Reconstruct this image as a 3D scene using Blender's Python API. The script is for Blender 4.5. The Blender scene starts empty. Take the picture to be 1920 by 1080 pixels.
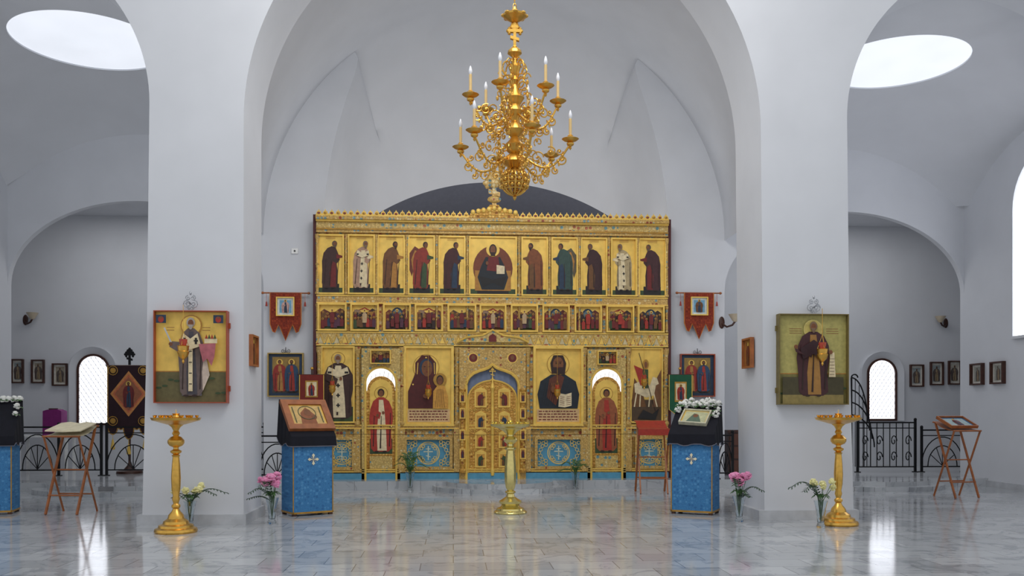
import bpy, math, random
from math import sin, cos, pi, radians, sqrt, atan2
from mathutils import Vector, Matrix
R = random.Random(7)
SC = bpy.context.scene
COL = SC.collection
F = 1680.0; TH = math.atan(110/1680); CH = 1.4; HV = 775.0

def P(u, v, Y):
    a = (u-960)/F
    x = cos(TH)*a+sin(TH); y = -sin(TH)*a+cos(TH)
    t = Y/y
    return (t*x, Y, CH-t*(v-HV)/F)
def G(u, v, z=0.0):
    t = (CH-z)/((v-HV)/F)
    a = (u-960)/F
    return (t*(cos(TH)*a+sin(TH)), t*(-sin(TH)*a+cos(TH)), z)

# ------------------------------------------------------------ materials
MC = {}
def lin(c):
    return tuple(((x/255)/12.92 if x/255 <= .04045 else ((x/255+.055)/1.055)**2.4) for x in c)
def M(name, rgb, rough=.6, metal=0., var=.1, scale=12., bump=0., emit=0., trans=0., alpha=1., spec=None):
    if name in MC: return MC[name]
    m = bpy.data.materials.new(name); m.use_nodes = True
    nt = m.node_tree; b = nt.nodes['Principled BSDF']
    c = lin(rgb)
    tc = nt.nodes.new('ShaderNodeTexCoord'); nz = nt.nodes.new('ShaderNodeTexNoise')
    nz.inputs['Scale'].default_value = scale; nz.inputs['Detail'].default_value = 4
    nt.links.new(tc.outputs['Object'], nz.inputs['Vector'])
    cr = nt.nodes.new('ShaderNodeValToRGB')
    cr.color_ramp.elements[0].position = .3; cr.color_ramp.elements[1].position = .7
    cr.color_ramp.elements[0].color = tuple(x*(1-var) for x in c)+(1,)
    cr.color_ramp.elements[1].color = tuple(min(1, x*(1+var)) for x in c)+(1,)
    nt.links.new(nz.outputs['Fac'], cr.inputs['Fac'])
    nt.links.new(cr.outputs['Color'], b.inputs['Base Color'])
    b.inputs['Roughness'].default_value = rough; b.inputs['Metallic'].default_value = metal
    b.inputs['Transmission Weight'].default_value = trans
    b.inputs['Alpha'].default_value = alpha
    if spec is not None: b.inputs['Specular IOR Level'].default_value = spec
    if emit:
        nt.links.new(cr.outputs['Color'], b.inputs['Emission Color'])
        b.inputs['Emission Strength'].default_value = emit
    if bump:
        bp = nt.nodes.new('ShaderNodeBump'); bp.inputs['Strength'].default_value = bump
        bp.inputs['Distance'].default_value = .02
        nt.links.new(nz.outputs['Fac'], bp.inputs['Height']); nt.links.new(bp.outputs['Normal'], b.inputs['Normal'])
    MC[name] = m; return m

def ornament(name, cols, scale, rough=.45, metal=.1, bump=.4, th=.42, rnd=.35, spk=(.66, .62, .56)):
    if name in MC: return MC[name]
    m = bpy.data.materials.new(name); m.use_nodes = True
    nt = m.node_tree; b = nt.nodes['Principled BSDF']
    tc = nt.nodes.new('ShaderNodeTexCoord'); vo = nt.nodes.new('ShaderNodeTexVoronoi')
    vo.inputs['Scale'].default_value = scale; vo.inputs['Randomness'].default_value = rnd
    mp = nt.nodes.new('ShaderNodeMapping'); mp.inputs['Scale'].default_value = (1, .2, 1)
    nt.links.new(tc.outputs['Object'], mp.inputs['Vector']); nt.links.new(mp.outputs['Vector'], vo.inputs['Vector'])
    cr = nt.nodes.new('ShaderNodeValToRGB'); cr.color_ramp.interpolation = 'CONSTANT'
    sp = nt.nodes.new('ShaderNodeSeparateColor')
    nt.links.new(vo.outputs['Color'], sp.inputs['Color'])
    nt.links.new(sp.outputs[0], cr.inputs['Fac'])
    el = cr.color_ramp.elements
    while len(el) < len(cols): el.new(.5)
    for i, c in enumerate(cols):
        el[i].position = c[1]; el[i].color = lin(c[0])+(1,)
    cr2 = nt.nodes.new('ShaderNodeValToRGB'); cr2.color_ramp.elements[0].position = th; cr2.color_ramp.elements[1].position = th+.06
    nt.links.new(vo.outputs['Distance'], cr2.inputs['Fac'])
    mx = nt.nodes.new('ShaderNodeMix'); mx.data_type = 'RGBA'
    nt.links.new(cr2.outputs['Color'], mx.inputs['Factor']); nt.links.new(cr.outputs['Color'], mx.inputs['A'])
    mx.inputs['B'].default_value = lin(cols[0][0])+(1,)
    v2 = nt.nodes.new('ShaderNodeTexVoronoi'); v2.inputs['Scale'].default_value = scale*2.3
    nt.links.new(mp.outputs['Vector'], v2.inputs['Vector'])
    c3 = nt.nodes.new('ShaderNodeValToRGB'); c3.color_ramp.elements[0].position = .15; c3.color_ramp.elements[0].color = (1.0, 1.0, 1.0, 1)
    c3.color_ramp.elements[1].position = .6; c3.color_ramp.elements[1].color = tuple(spk)+(1,)
    nt.links.new(v2.outputs['Distance'], c3.inputs['Fac'])
    m2 = nt.nodes.new('ShaderNodeMix'); m2.data_type = 'RGBA'; m2.blend_type = 'MULTIPLY'; m2.inputs['Factor'].default_value = 1
    nt.links.new(mx.outputs['Result'], m2.inputs['A']); nt.links.new(c3.outputs['Color'], m2.inputs['B'])
    nt.links.new(m2.outputs['Result'], b.inputs['Base Color'])
    bp = nt.nodes.new('ShaderNodeBump'); bp.inputs['Strength'].default_value = bump; bp.inputs['Distance'].default_value = .02
    nt.links.new(vo.outputs['Distance'], bp.inputs['Height']); nt.links.new(bp.outputs['Normal'], b.inputs['Normal'])
    b.inputs['Roughness'].default_value = rough; b.inputs['Metallic'].default_value = metal
    MC[name] = m; return m

def marble():
    m = bpy.data.materials.new('marble_tiles'); m.use_nodes = True
    nt = m.node_tree; b = nt.nodes['Principled BSDF']; L = nt.links.new
    tc = nt.nodes.new('ShaderNodeTexCoord')
    br = nt.nodes.new('ShaderNodeTexBrick'); br.offset = .5
    br.inputs['Scale'].default_value = 1; br.inputs['Brick Width'].default_value = .6; br.inputs['Row Height'].default_value = .4
    br.inputs['Mortar Size'].default_value = .005; br.inputs['Mortar Smooth'].default_value = .2
    br.inputs['Color1'].default_value = (.42, .44, .46, 1); br.inputs['Color2'].default_value = (.57, .59, .61, 1)
    br.inputs['Mortar'].default_value = (.24, .24, .25, 1); br.inputs['Bias'].default_value = .1
    L(tc.outputs['Object'], br.inputs['Vector'])
    nz = nt.nodes.new('ShaderNodeTexNoise'); nz.inputs['Scale'].default_value = 2.6; nz.inputs['Detail'].default_value = 12
    nz.inputs['Roughness'].default_value = .7; nz.inputs['Distortion'].default_value = 1.4
    L(tc.outputs['Object'], nz.inputs['Vector'])
    cr = nt.nodes.new('ShaderNodeValToRGB')
    e = cr.color_ramp.elements; e[0].position = .3; e[0].color = (.66, .67, .69, 1); e[1].position = .62; e[1].color = (1, 1, 1, 1)
    x = e.new(.47); x.color = (.98, .98, .98, 1); x = e.new(.44); x.color = (.76, .77, .79, 1)
    L(nz.outputs['Fac'], cr.inputs['Fac'])
    mx = nt.nodes.new('ShaderNodeMix'); mx.data_type = 'RGBA'; mx.blend_type = 'MULTIPLY'; mx.inputs['Factor'].default_value = 1
    L(br.outputs['Color'], mx.inputs['A']); L(cr.outputs['Color'], mx.inputs['B'])
    L(mx.outputs['Result'], b.inputs['Base Color'])
    b.inputs['Roughness'].default_value = .1; b.inputs['Specular IOR Level'].default_value = .36
    MC['marble'] = m; return m

PLASTER = M('white_plaster', (212, 214, 219), .9, var=.03, scale=1.5, bump=.05)
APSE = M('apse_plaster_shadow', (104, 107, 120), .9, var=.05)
MARBLE = marble()
BASEST = M('grey_stone_base', (190, 192, 196), .4, var=.12, scale=6)
GOLD = M('polished_gold', (226, 178, 88), .3, 1., var=.12, scale=20)
BRASS = M('pale_brass', (232, 214, 140), .24, 1., var=.08, scale=20)
GLEAF = M('gold_leaf', (238, 198, 96), .45, .2, var=.12, scale=8)
GLEAFD = M('gold_leaf_dark', (178, 134, 56), .42, .3, var=.2, scale=14)
ORN = ornament('gilded_carving', [((222, 184, 106), 0), ((240, 216, 156), .25), ((140, 174, 182), .4), ((222, 184, 106), .62), ((170, 84, 58), .82), ((240, 222, 170), .9)], 15)
ORNT = ornament('gilded_teal_frieze', [((228, 198, 122), 0), ((120, 168, 178), .28), ((240, 220, 160), .6), ((190, 110, 74), .88)], 13)
ORNF = ornament('gilded_door_lattice', [((222, 168, 74), 0), ((246, 206, 110), .35), ((170, 112, 46), .66), ((236, 186, 90), .82)], 17, bump=.9, metal=.25)
BLUEC = ornament('blue_brocade', [((62, 132, 186), 0), ((84, 152, 202), .5), ((48, 114, 170), .75)], 24, .7, 0., .1, spk=(.78, .8, .84))
BLACKC = M('black_velvet', (16, 17, 28), .95, var=.2)
SILV = M('silver_metal', (190, 192, 196), .3, 1.)
IRON = M('black_iron', (20, 20, 24), .5, .5)
WOOD = M('orange_wood', (158, 92, 48), .45, var=.25, scale=9)
WOODD = M('dark_wood', (66, 34, 22), .45, var=.3, scale=9)
REDW = M('red_brown_frame', (160, 70, 40), .45)
WINEB = M('wine_board', (74, 18, 20), .5)
TEAL = M('turquoise_paint', (84, 150, 180), .5, var=.12)
CREAM = M('cream_paint', (236, 224, 190), .6)
WHITE = M('white_paint', (238, 238, 236), .6)
GLOW = M('bright_window_glass', (245, 247, 255), .3, var=.01, emit=2.2)
SKYG = M('skylight_glass', (228, 232, 240), .5, var=.04, scale=1.2, emit=.8)
GLASS = M('clear_glass', (235, 242, 245), .05, trans=1., var=.01)
LEAF = M('green_leaf', (62, 100, 48), .5, var=.3)
LEAFD = M('dark_green_leaf', (38, 66, 40), .5, var=.3)
PINK = M('pink_petal', (232, 150, 190), .6, var=.12)
YEL = M('pale_yellow_petal', (238, 232, 170), .6, var=.08)
WHF = M('white_petal', (242, 242, 236), .6, var=.05)
WAX = M('candle_wax', (222, 190, 130), .5, var=.06)
BULB = M('bulb_glass', (232, 234, 240), .15, var=.02)
def C(r, g, b): return M('paint_%d_%d_%d' % (r, g, b), (r, g, b), .55, var=.16, scale=18)
SKIN = C(122, 74, 42); DK = C(48, 26, 20); MAR = C(110, 30, 28); REDP = C(164, 48, 34)
BL = C(34, 54, 78); GRN = C(56, 76, 44); BRN = C(108, 70, 34); OCH = C(176, 122, 52); CR = C(226, 208, 168); BLK = C(26, 22, 22); PURP = C(84, 44, 62)

# ------------------------------------------------------------ mesh builder
class B:
    def __init__(s): s.v = []; s.f = []; s.m = []; s.mats = []; s.T = None
    def add(s, vs, fs, mat):
        if mat not in s.mats: s.mats.append(mat)
        k = s.mats.index(mat); o = len(s.v)
        for p in vs:
            p = Vector(p)
            if s.T: p = s.T @ p
            s.v.append(p)
        for f in fs: s.f.append([i+o for i in f]); s.m.append(k)
        return s
    def box(s, c, d, mat, rot=None):
        hx, hy, hz = d[0]/2, d[1]/2, d[2]/2
        vs = [Vector((x, y, z)) for x in (-hx, hx) for y in (-hy, hy) for z in (-hz, hz)]
        if rot: vs = [Matrix.Rotation(rot[1], 3, rot[0]) @ p for p in vs]
        vs = [p+Vector(c) for p in vs]
        return s.add(vs, [(0, 1, 3, 2), (4, 6, 7, 5), (0, 4, 5, 1), (2, 3, 7, 6), (0, 2, 6, 4), (1, 5, 7, 3)], mat)
    def bx(s, x0, x1, y0, y1, z0, z1, mat):
        return s.box(((x0+x1)/2, (y0+y1)/2, (z0+z1)/2), (abs(x1-x0), abs(y1-y0), abs(z1-z0)), mat)
    def lathe(s, pr, mat, c=(0, 0, 0), n=24, cap=True):
        vs = []; fs = []
        for r, z in pr:
            for i in range(n):
                a = 2*pi*i/n; vs.append((c[0]+r*cos(a), c[1]+r*sin(a), c[2]+z))
        for j in range(len(pr)-1):
            for i in range(n):
                k = (i+1) % n; fs.append((j*n+i, j*n+k, (j+1)*n+k, (j+1)*n+i))
        if cap:
            fs.append(tuple(range(n))[::-1]); fs.append(tuple((len(pr)-1)*n+i for i in range(n)))
        return s.add(vs, fs, mat)
    def tube(s, pts, r, mat, n=6, closed=False):
        pts = [Vector(p) for p in pts]; N = len(pts); vs = []; fs = []
        rs = r if isinstance(r, (list, tuple)) else [r]*N
        up = Vector((0.13, .21, 1)).normalized()
        for i, p in enumerate(pts):
            if closed: d = pts[(i+1) % N]-pts[i-1]
            else: d = pts[min(i+1, N-1)]-pts[max(i-1, 0)]
            d = d.normalized() if d.length > 1e-9 else Vector((0, 0, 1))
            a = d.cross(up)
            if a.length < .05: a = d.cross(Vector((1, 0, 0)))
            a.normalize(); b = d.cross(a)
            for k in range(n):
                t = 2*pi*k/n; vs.append(p+(a*cos(t)+b*sin(t))*rs[i])
        m = N if closed else N-1
        for j in range(m):
            for k in range(n):
                q = (k+1) % n; j2 = (j+1) % N
                fs.append((j*n+k, j*n+q, j2*n+q, j2*n+k))
        if not closed:
            fs.append(tuple(range(n))[::-1]); fs.append(tuple((N-1)*n+k for k in range(n)))
        return s.add(vs, fs, mat)
    def ell(s, c, rr, mat, nu=12, nv=8, rot=None):
        vs = []; fs = []
        for j in range(nv+1):
            ph = pi*j/nv
            for i in range(nu):
                a = 2*pi*i/nu
                p = Vector((rr[0]*sin(ph)*cos(a), rr[1]*sin(ph)*sin(a), rr[2]*cos(ph)))
                if rot: p = rot @ p
                vs.append(p+Vector(c))
        for j in range(nv):
            for i in range(nu):
                k = (i+1) % nu
                fs.append((j*nu+i, (j+1)*nu+i, (j+1)*nu+k, j*nu+k))
        return s.add(vs, fs, mat)
    def prism(s, poly, y0, y1, mat, ax='y'):
        n = len(poly)
        def mp(a, b, t): return (a, t, b) if ax == 'y' else (t, a, b)
        if ax == 'z':
            def mp(a, b, t): return (a, b, t)
        vs = [mp(a, b, y0) for a, b in poly]+[mp(a, b, y1) for a, b in poly]
        fs = [tuple(range(n)), tuple(range(2*n-1, n-1, -1))]+[(i, i+n, (i+1) % n+n, (i+1) % n) for i in range(n)]
        return s.add(vs, fs, mat)
    def flat(s, poly, y, mat):
        return s.add([(a, y, b) for a, b in poly], [tuple(range(len(poly)))], mat)
    def obj(s, name, parent=None, loc=None, label=None, smooth=True, kind=None, rotz=0, ang=35):
        me = bpy.data.meshes.new(name); me.from_pydata([tuple(p) for p in s.v], [], s.f)
        for m in s.mats: me.materials.append(m)
        me.polygons.foreach_set('material_index', s.m)
        me.update()
        import bmesh
        bm = bmesh.new(); bm.from_mesh(me); bmesh.ops.recalc_face_normals(bm, faces=bm.faces); bm.to_mesh(me); bm.free()
        if smooth:
            me.polygons.foreach_set('use_smooth', [True]*len(me.polygons))
            me.set_sharp_from_angle(angle=radians(ang))
        o = bpy.data.objects.new(name, me); COL.objects.link(o)
        if parent: o.parent = parent
        if loc: o.location = loc
        if rotz: o.rotation_euler = (0, 0, rotz)
        if label: o['label'] = label
        if kind: o['kind'] = kind
        return o

def top(name, label, cat, loc, rotz=0, group=None):
    e = bpy.data.objects.new(name, None); COL.objects.link(e); e.empty_display_size = .1
    e.location = loc; e.rotation_euler = (0, 0, rotz)
    e['label'] = label; e['category'] = cat
    if group: e['group'] = group
    return e
def clone(o, parent=None, loc=None, rot=None):
    c = o.copy(); COL.objects.link(c)
    if parent: c.parent = parent
    if loc is not None: c.location = loc
    if rot is not None: c.rotation_euler = rot
    for ch in [x for x in o.children]:
        clone(ch, c)
    return c
def arc(cx, cz, r, a0, a1, n=24, rz=None):
    rz = r if rz is None else rz
    return [(cx+r*cos(radians(a0+(a1-a0)*i/n)), cz+rz*sin(radians(a0+(a1-a0)*i/n))) for i in range(n+1)]

# ------------------------------------------------------------ ROOM SHELL
YP, YQ, YW, YB = 11.5, 12.55, 17.3, 21.0
WT = .14
XL, XR = -8.3, 10.2
XLC, XRC = -11.6, 14.6
SOL = .16
S = 'structure'
b = B(); b.bx(XLC, XRC, -3, YB+1, -.1, 0, MARBLE); b.obj('floor', kind=S)
b = B(); b.bx(XL, XR, 16.5, YW+WT, 0, SOL, MARBLE); b.bx(XLC, XRC, YW+WT, YB, 0, SOL, MARBLE); b.obj('floor_platform', kind=S)
for i, (u, r, rr) in enumerate([(937, .98, .85), (235, 1.3, .9), (1640, 1.0, .8)]):
    x = P(u, 900, 16.5)[0]
    b = B(); b.prism([(x+r*cos(radians(a)), 16.5-rr*sin(radians(a))) for a in range(0, 181, 6)], 0, SOL-.002, MARBLE, 'z')
    b.prism([(x+(r+.25)*cos(radians(a)), 16.5-(rr+.25)*sin(radians(a))) for a in range(0, 181, 6)], 0, SOL/2, MARBLE, 'z')
    b.obj('trim_%d' % (i+1), kind=S)

AX = .69
def pier(sgn, name):
    def X(d): return AX+sgn*d
    inner, outer = 3.33, 4.49
    cside = 6.62; rs = cside-outer
    poly = [(X(inner+.05), 0), (X(outer+.09), 0), (X(outer+.03), 2.5), (X(outer), 5.3)]
    if sgn < 0: poly[0] = (X(inner), 0)
    for i in range(1, 33):
        a = radians(90*i/32); poly.append((X(cside-rs*cos(a)), 5.3+rs*sin(a)))
    poly += [(X(cside), 10), (AX, 10)]
    for i in range(0, 41):
        a = radians(90-90*i/40); poly.append((X(inner*cos(a)), 5.1+inner*sin(a)))
    b = B(); b.prism(poly, YP, YQ, PLASTER); b.obj(name, kind=S)
    poly = [(X(cside+rs+3), 0), (X(cside+rs), 0), (X(cside+rs), 5.3)]
    for i in range(1, 25):
        a = radians(90*i/24); poly.append((X(cside+rs*cos(a)), 5.3+rs*sin(a)))
    poly += [(X(cside), 10), (X(cside+rs+3), 10)]
    b = B(); b.prism(poly, YP, YQ, PLASTER); b.obj(name+'_outer', kind=S)
    b = B(); b.bx(X(inner-.04), X(outer+.14), YP-.05, YQ+.05, 0, .13, BASEST); b.obj('baseboard_'+name[5:], kind=S)
pier(-1, 'wall_north_pier'); pier(1, 'wall_south_pier')

CX, RO, ZO = .86, 4.46, 4.8
inn = [P(u, v, YW) for u, v in [(606, 400), (612, 345), (621, 290), (634, 235), (650, 182), (664, 142), (670, 120), (671, 108), (667, 99), (658, 96)]]
inn = [(CX-p[0], p[2]) for p in inn]
xt = inn[-1][0]+.04; zt = ZO+sqrt(RO**2-xt**2)
def horn(sgn, name):
    poly = [(CX+sgn*RO, 0), (CX+sgn*RO, ZO)]
    a1 = math.degrees(math.acos(xt/RO))
    for i in range(1, 31):
        a = radians(a1*i/30); poly.append((CX+sgn*RO*cos(a), ZO+RO*sin(a)))
    for x, z in reversed(inn): poly.append((CX+sgn*x, z))
    poly += [(CX+sgn*inn[0][0], 0)]
    b = B(); b.prism(poly, YW, YW+.1, PLASTER); b.obj(name, kind=S)
horn(-1, 'wall_altar_north'); horn(1, 'wall_altar_south')

b = B(); vs = []; fs = []; N = 60
for i in range(N+1):
    a = pi*i/N
    for y in (YQ, YW+.02): vs.append((CX-RO*cos(a), y, ZO+RO*sin(a)))
for i in range(N): fs.append((2*i, 2*i+1, 2*i+3, 2*i+2))
b.add(vs, fs, PLASTER); b.obj('ceiling', kind=S)
prof = [(inn[0][0], 0), (inn[0][0], 2.5)]+inn
prof = [(-x, z) for x, z in prof]
a1 = math.acos(xt/RO)
NT = 24
tp = [(RO*cos(pi-a1-(pi-2*a1)*i/NT), ZO+RO*sin(pi-a1-(pi-2*a1)*i/NT)) for i in range(NT+1)]
prof = prof+tp+[(-x, z) for x, z in reversed(prof)]
YD = 19.6
dl = P(706, 402, YD); dr = P(1146, 402, YD); dt = P(925, 342, YD)
dx0, dx1 = dl[0]-CX, dr[0]-CX; dm = (dx0+dx1)/2; hw = (dx1-dx0)/2; rise = dt[2]-dl[2]
Rd = (hw*hw+rise*rise)/(2*rise)
def dz(x): return dt[2]-Rd+sqrt(max(0, Rd*Rd-(x-dm)**2))
n = len(prof); k0 = 2
prof2 = []
for i, (x, z) in enumerate(prof):
    if i < k0: prof2.append((dx0, z*dl[2]/inn[0][1]))
    elif i >= n-k0: prof2.append((dx1, z*dl[2]/inn[0][1]))
    else:
        t = (i-k0)/(n-1-2*k0); t = .5-.5*cos(pi*t)
        x = dx0+(dx1-dx0)*t; prof2.append((x, dz(x)))
b = B(); vs = []; fs = []; K = 24
for k in range(K+1):
    t = k/K*pi/2
    yy = YW+(YD-YW)*sin(t); w = 1-cos(t)
    for (x, z), (x2, z2) in zip(prof, prof2): vs.append((CX+x*(1-w)+x2*w, yy, z*(1-w)+z2*w))
for k in range(K):
    for i in range(n-1): fs.append((k*n+i, k*n+i+1, (k+1)*n+i+1, (k+1)*n+i))
b.add(vs, fs, PLASTER); b.obj('ceiling_apse', kind=S, ang=80)
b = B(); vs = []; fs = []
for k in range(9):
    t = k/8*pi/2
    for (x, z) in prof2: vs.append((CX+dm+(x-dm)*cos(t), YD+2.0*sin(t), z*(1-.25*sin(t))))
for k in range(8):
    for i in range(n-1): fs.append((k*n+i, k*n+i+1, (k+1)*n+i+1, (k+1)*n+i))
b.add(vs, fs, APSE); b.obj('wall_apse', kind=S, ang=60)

wn = [3]
def bay(x0, x1, nm, inside, hx):
    cx = (x0+x1)/2; h = (x1-x0)/2
    rise = 1.6; zs = 3.8
    poly = [(x0, zs)]+[(cx-h*cos(radians(180*i/48)), zs+rise*sin(radians(180*i/48))) for i in range(1, 48)]+[(x1, zs), (x1, 9.6), (x0, 9.6)]
    b = B(); b.prism(poly, YW, YW+WT, PLASTER); b.obj('wall_%s_bay' % nm, kind=S)
    cy = 14.75; rh = 1.17; zc = 7.33; Rs = 4.3
    b = B(); vs = []; fs = []; N = 96; K = 16
    for i in range(N):
        a = 2*pi*i/N; c, s_ = cos(a), sin(a)
        hxx = (x1-hx) if c > 0 else (hx-x0)
        hyy = (YW-cy) if s_ > 0 else (cy-YQ)
        rb = min(hxx/abs(c) if abs(c) > 1e-6 else 99, hyy/abs(s_) if abs(s_) > 1e-6 else 99)
        fr = 1 if s_ > 0 else max(.0, 1-abs(s_)*1.35)
        fr = fr*fr*(3-2*fr)
        for k in range(K+1):
            r = rh+(rb-rh)*k/K
            z = zc-fr*(sqrt(Rs*Rs-rh*rh)-sqrt(Rs*Rs-r*r))+(1-fr)*.12*k/K
            vs.append((hx+r*c, cy+r*s_, z))
        vs.append((hx+rh*c, cy+rh*s_, zc+.05))
    W = K+2
    for i in range(N):
        j = (i+1) % N
        for k in range(K): fs.append((i*W+k, i*W+k+1, j*W+k+1, j*W+k))
        fs.append((i*W, j*W, j*W+K+1, i*W+K+1))
    b.add(vs, fs, PLASTER); b.obj('ceiling_%s_bay' % nm, kind=S, ang=60)
    wn[0] += 1
    b = B(); b.lathe([(rh+.03, zc+.025), (rh+.03, zc+.05)], SKYG, (hx, cy, 0), 64); b.obj('window_%d' % wn[0], kind=S)
    yc = (YQ+YW)/2; hh = (YW-YQ)/2
    poly = [(YQ, 4.8)]+[(yc-hh*cos(radians(180*i/32)), 4.8+1.9*sin(radians(180*i/32))) for i in range(1, 32)]+[(YW, 4.8), (YW, 9.6), (YQ, 9.6)]
    b = B(); xi = inside; b.prism(poly, xi, xi+(.1 if inside > 0 else -.1), PLASTER, 'x'); b.obj('wall_%s_inner' % nm, kind=S)
bay(XL, CX-RO, 'north', CX-RO, -5.8); bay(CX+RO, XR, 'south', CX+RO, 7.48)
b = B(); b.bx(XLC, -2.6, YW+WT, YB, 5.9, 6.0, PLASTER); b.obj('ceiling_north_chapel', kind=S)
b = B(); b.bx(4.5, XRC, YW+WT, YB, 5.9, 6.0, PLASTER); b.obj('ceiling_south_chapel', kind=S)
b = B(); b.bx(XL-.2, XL, YQ, YW+WT, 0, 9.6, PLASTER); b.obj('wall_north', kind=S)
b = B(); b.bx(XR, XR+.2, YQ, YW+WT, 0, 9.6, PLASTER); b.obj('wall_south', kind=S)
b = B(); b.bx(XLC, XL-.2, YW, YW+WT, 0, 6, PLASTER); b.bx(XLC-.2, XLC, YW, YB, 0, 6, PLASTER); b.obj('wall_north_chapel', kind=S)
b = B(); b.bx(XR+.2, XRC, YW, YW+WT, 0, 6, PLASTER); b.bx(XRC, XRC+.2, YW, YB, 0, 6, PLASTER); b.obj('wall_south_chapel', kind=S)
b = B(); b.bx(XLC, -2.6, YB, YB+.2, 0, 6, PLASTER); b.obj('wall_east_north', kind=S)
b = B(); b.bx(4.3, XRC, YB, YB+.2, 0, 6, PLASTER); b.obj('wall_east_south', kind=S)
b = B(); b.bx(-3.0, -2.6, YW+.4, YB, 0, 6, PLASTER); b.bx(4.5, 4.9, YW+.4, YB, 0, 6, PLASTER)
b.obj('wall_altar_sides', kind=S)
for nm, x0, x1 in (('north_bay', XL, XL+.04), ('south_bay', XR-.04, XR)):
    b = B(); b.bx(x0, x1, YQ, 16.5, 0, .12, BASEST); b.obj('baseboard_'+nm, kind=S)

def window(i, cx, w, z0, z1, Y=None, side=None, yc=None):
    h = w/2; zs = z1-h
    def arch(hh, zb, zt): return [(-hh, zb), (hh, zb)]+arc(0, zt-hh, hh, 0, 180, 20)
    e = B()
    if side is not None: e.T = Matrix.Translation((side, yc, 0)) @ Matrix.Rotation(-pi/2, 4, 'Z')
    else: e.T = Matrix.Translation((cx, Y, 0))
    e.prism(arch(h, z0, z1), -.03, 0, GLOW)
    fw = .05
    o = arch(h+fw, z0-fw, z1+fw); inn_ = arch(h, z0, z1)
    nn = len(o); vs = [(a, -.07, c) for a, c in o]+[(a, -.07, c) for a, c in inn_]+[(a, 0, c) for a, c in o]+[(a, -.03, c) for a, c in inn_]
    fs = []
    for k in range(nn):
        q = (k+1) % nn
        fs += [(k, q, nn+q, nn+k), (k, 2*nn+k, 2*nn+q, q), (nn+k, nn+q, 3*nn+q, 3*nn+k)]
    e.add(vs, fs, WOODD if side is None else PLASTER)
    if side is None:
        for k in range(-12, 13):
            for sg in (-1, 1):
                pts = []
                for t in range(41):
                    x = -h+w*t/40; z = (z0+z1)/2+k*.16+sg*x*1.5
                    top_z = zs+sqrt(max(0, h*h-x*x))
                    if z0 < z < top_z: pts.append((x, -.04, z))
                if len(pts) > 2: e.tube([pts[0], pts[-1]], .006, M('grille_grey', (150, 155, 165), .5), 4)
    e.obj('window_%d' % i, kind=S)
    if side is None:
        r = B(); o1 = arch(h+fw+.16, z0-fw, z1+fw+.16); o2 = arch(h+fw, z0-fw, z1+fw)
        r.T = e.T
        m_ = len(o1); vs = [(a, -.1, c) for a, c in o1]+[(a, -.03, c) for a, c in o2]+[(a*1.02, 0, c) for a, c in o1]
        fs = []
        for k in range(1, m_):
            q = (k+1) % m_; fs += [(k, q, m_+q, m_+k), (k, 2*m_+k, 2*m_+q, q)]
        r.add(vs, fs, PLASTER); r.obj('trim_%d' % (i+10), kind=S)
def span(u0, u1, Y): return P(u0, 700, Y)[0], P(u1, 700, Y)[0]
x0, x1 = span(150, 203, YB); window(1, (x0+x1)/2, x1-x0, P(175, 793, YB)[2], P(175, 668, YB)[2], YB)
x0, x1 = span(1628, 1676, YB); window(2, (x0+x1)/2, x1-x0, P(1650, 785, YB)[2], P(1650, 676, YB)[2], YB)
window(3, 0, 1.8, 2.8, 6.0, side=XR, yc=14.74)

# ------------------------------------------------------------ painting helper
class Pic(B):
    def __init__(s, y=0): super().__init__(); s.y = y
    def sh(s, poly, mat): s.y -= .0016; s.flat(poly, s.y, mat); return s
    def rect(s, x0, x1, z0, z1, mat): return s.sh([(x0, z0), (x1, z0), (x1, z1), (x0, z1)], mat)
    def el(s, cx, cz, rx, rz, mat, n=18): return s.sh(arc(cx, cz, rx, 0, 360-360/n, n-1, rz), mat)
    def ring(s, cx, cz, r0, r1, mat, n=28):
        s.y -= .0016
        vs = [(cx+r*cos(2*pi*i/n), s.y, cz+r*sin(2*pi*i/n)) for r in (r0, r1) for i in range(n)]
        s.add(vs, [(i, (i+1) % n, n+(i+1) % n, n+i) for i in range(n)], mat)
    def line(s, x0, z0, x1, z1, w, mat):
        d = Vector((x1-x0, z1-z0)).normalized()*w/2
        return s.sh([(x0-d.y, z0+d.x), (x0+d.y, z0-d.x), (x1+d.y, z1-d.x), (x1-d.y, z1+d.x)], mat)

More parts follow.
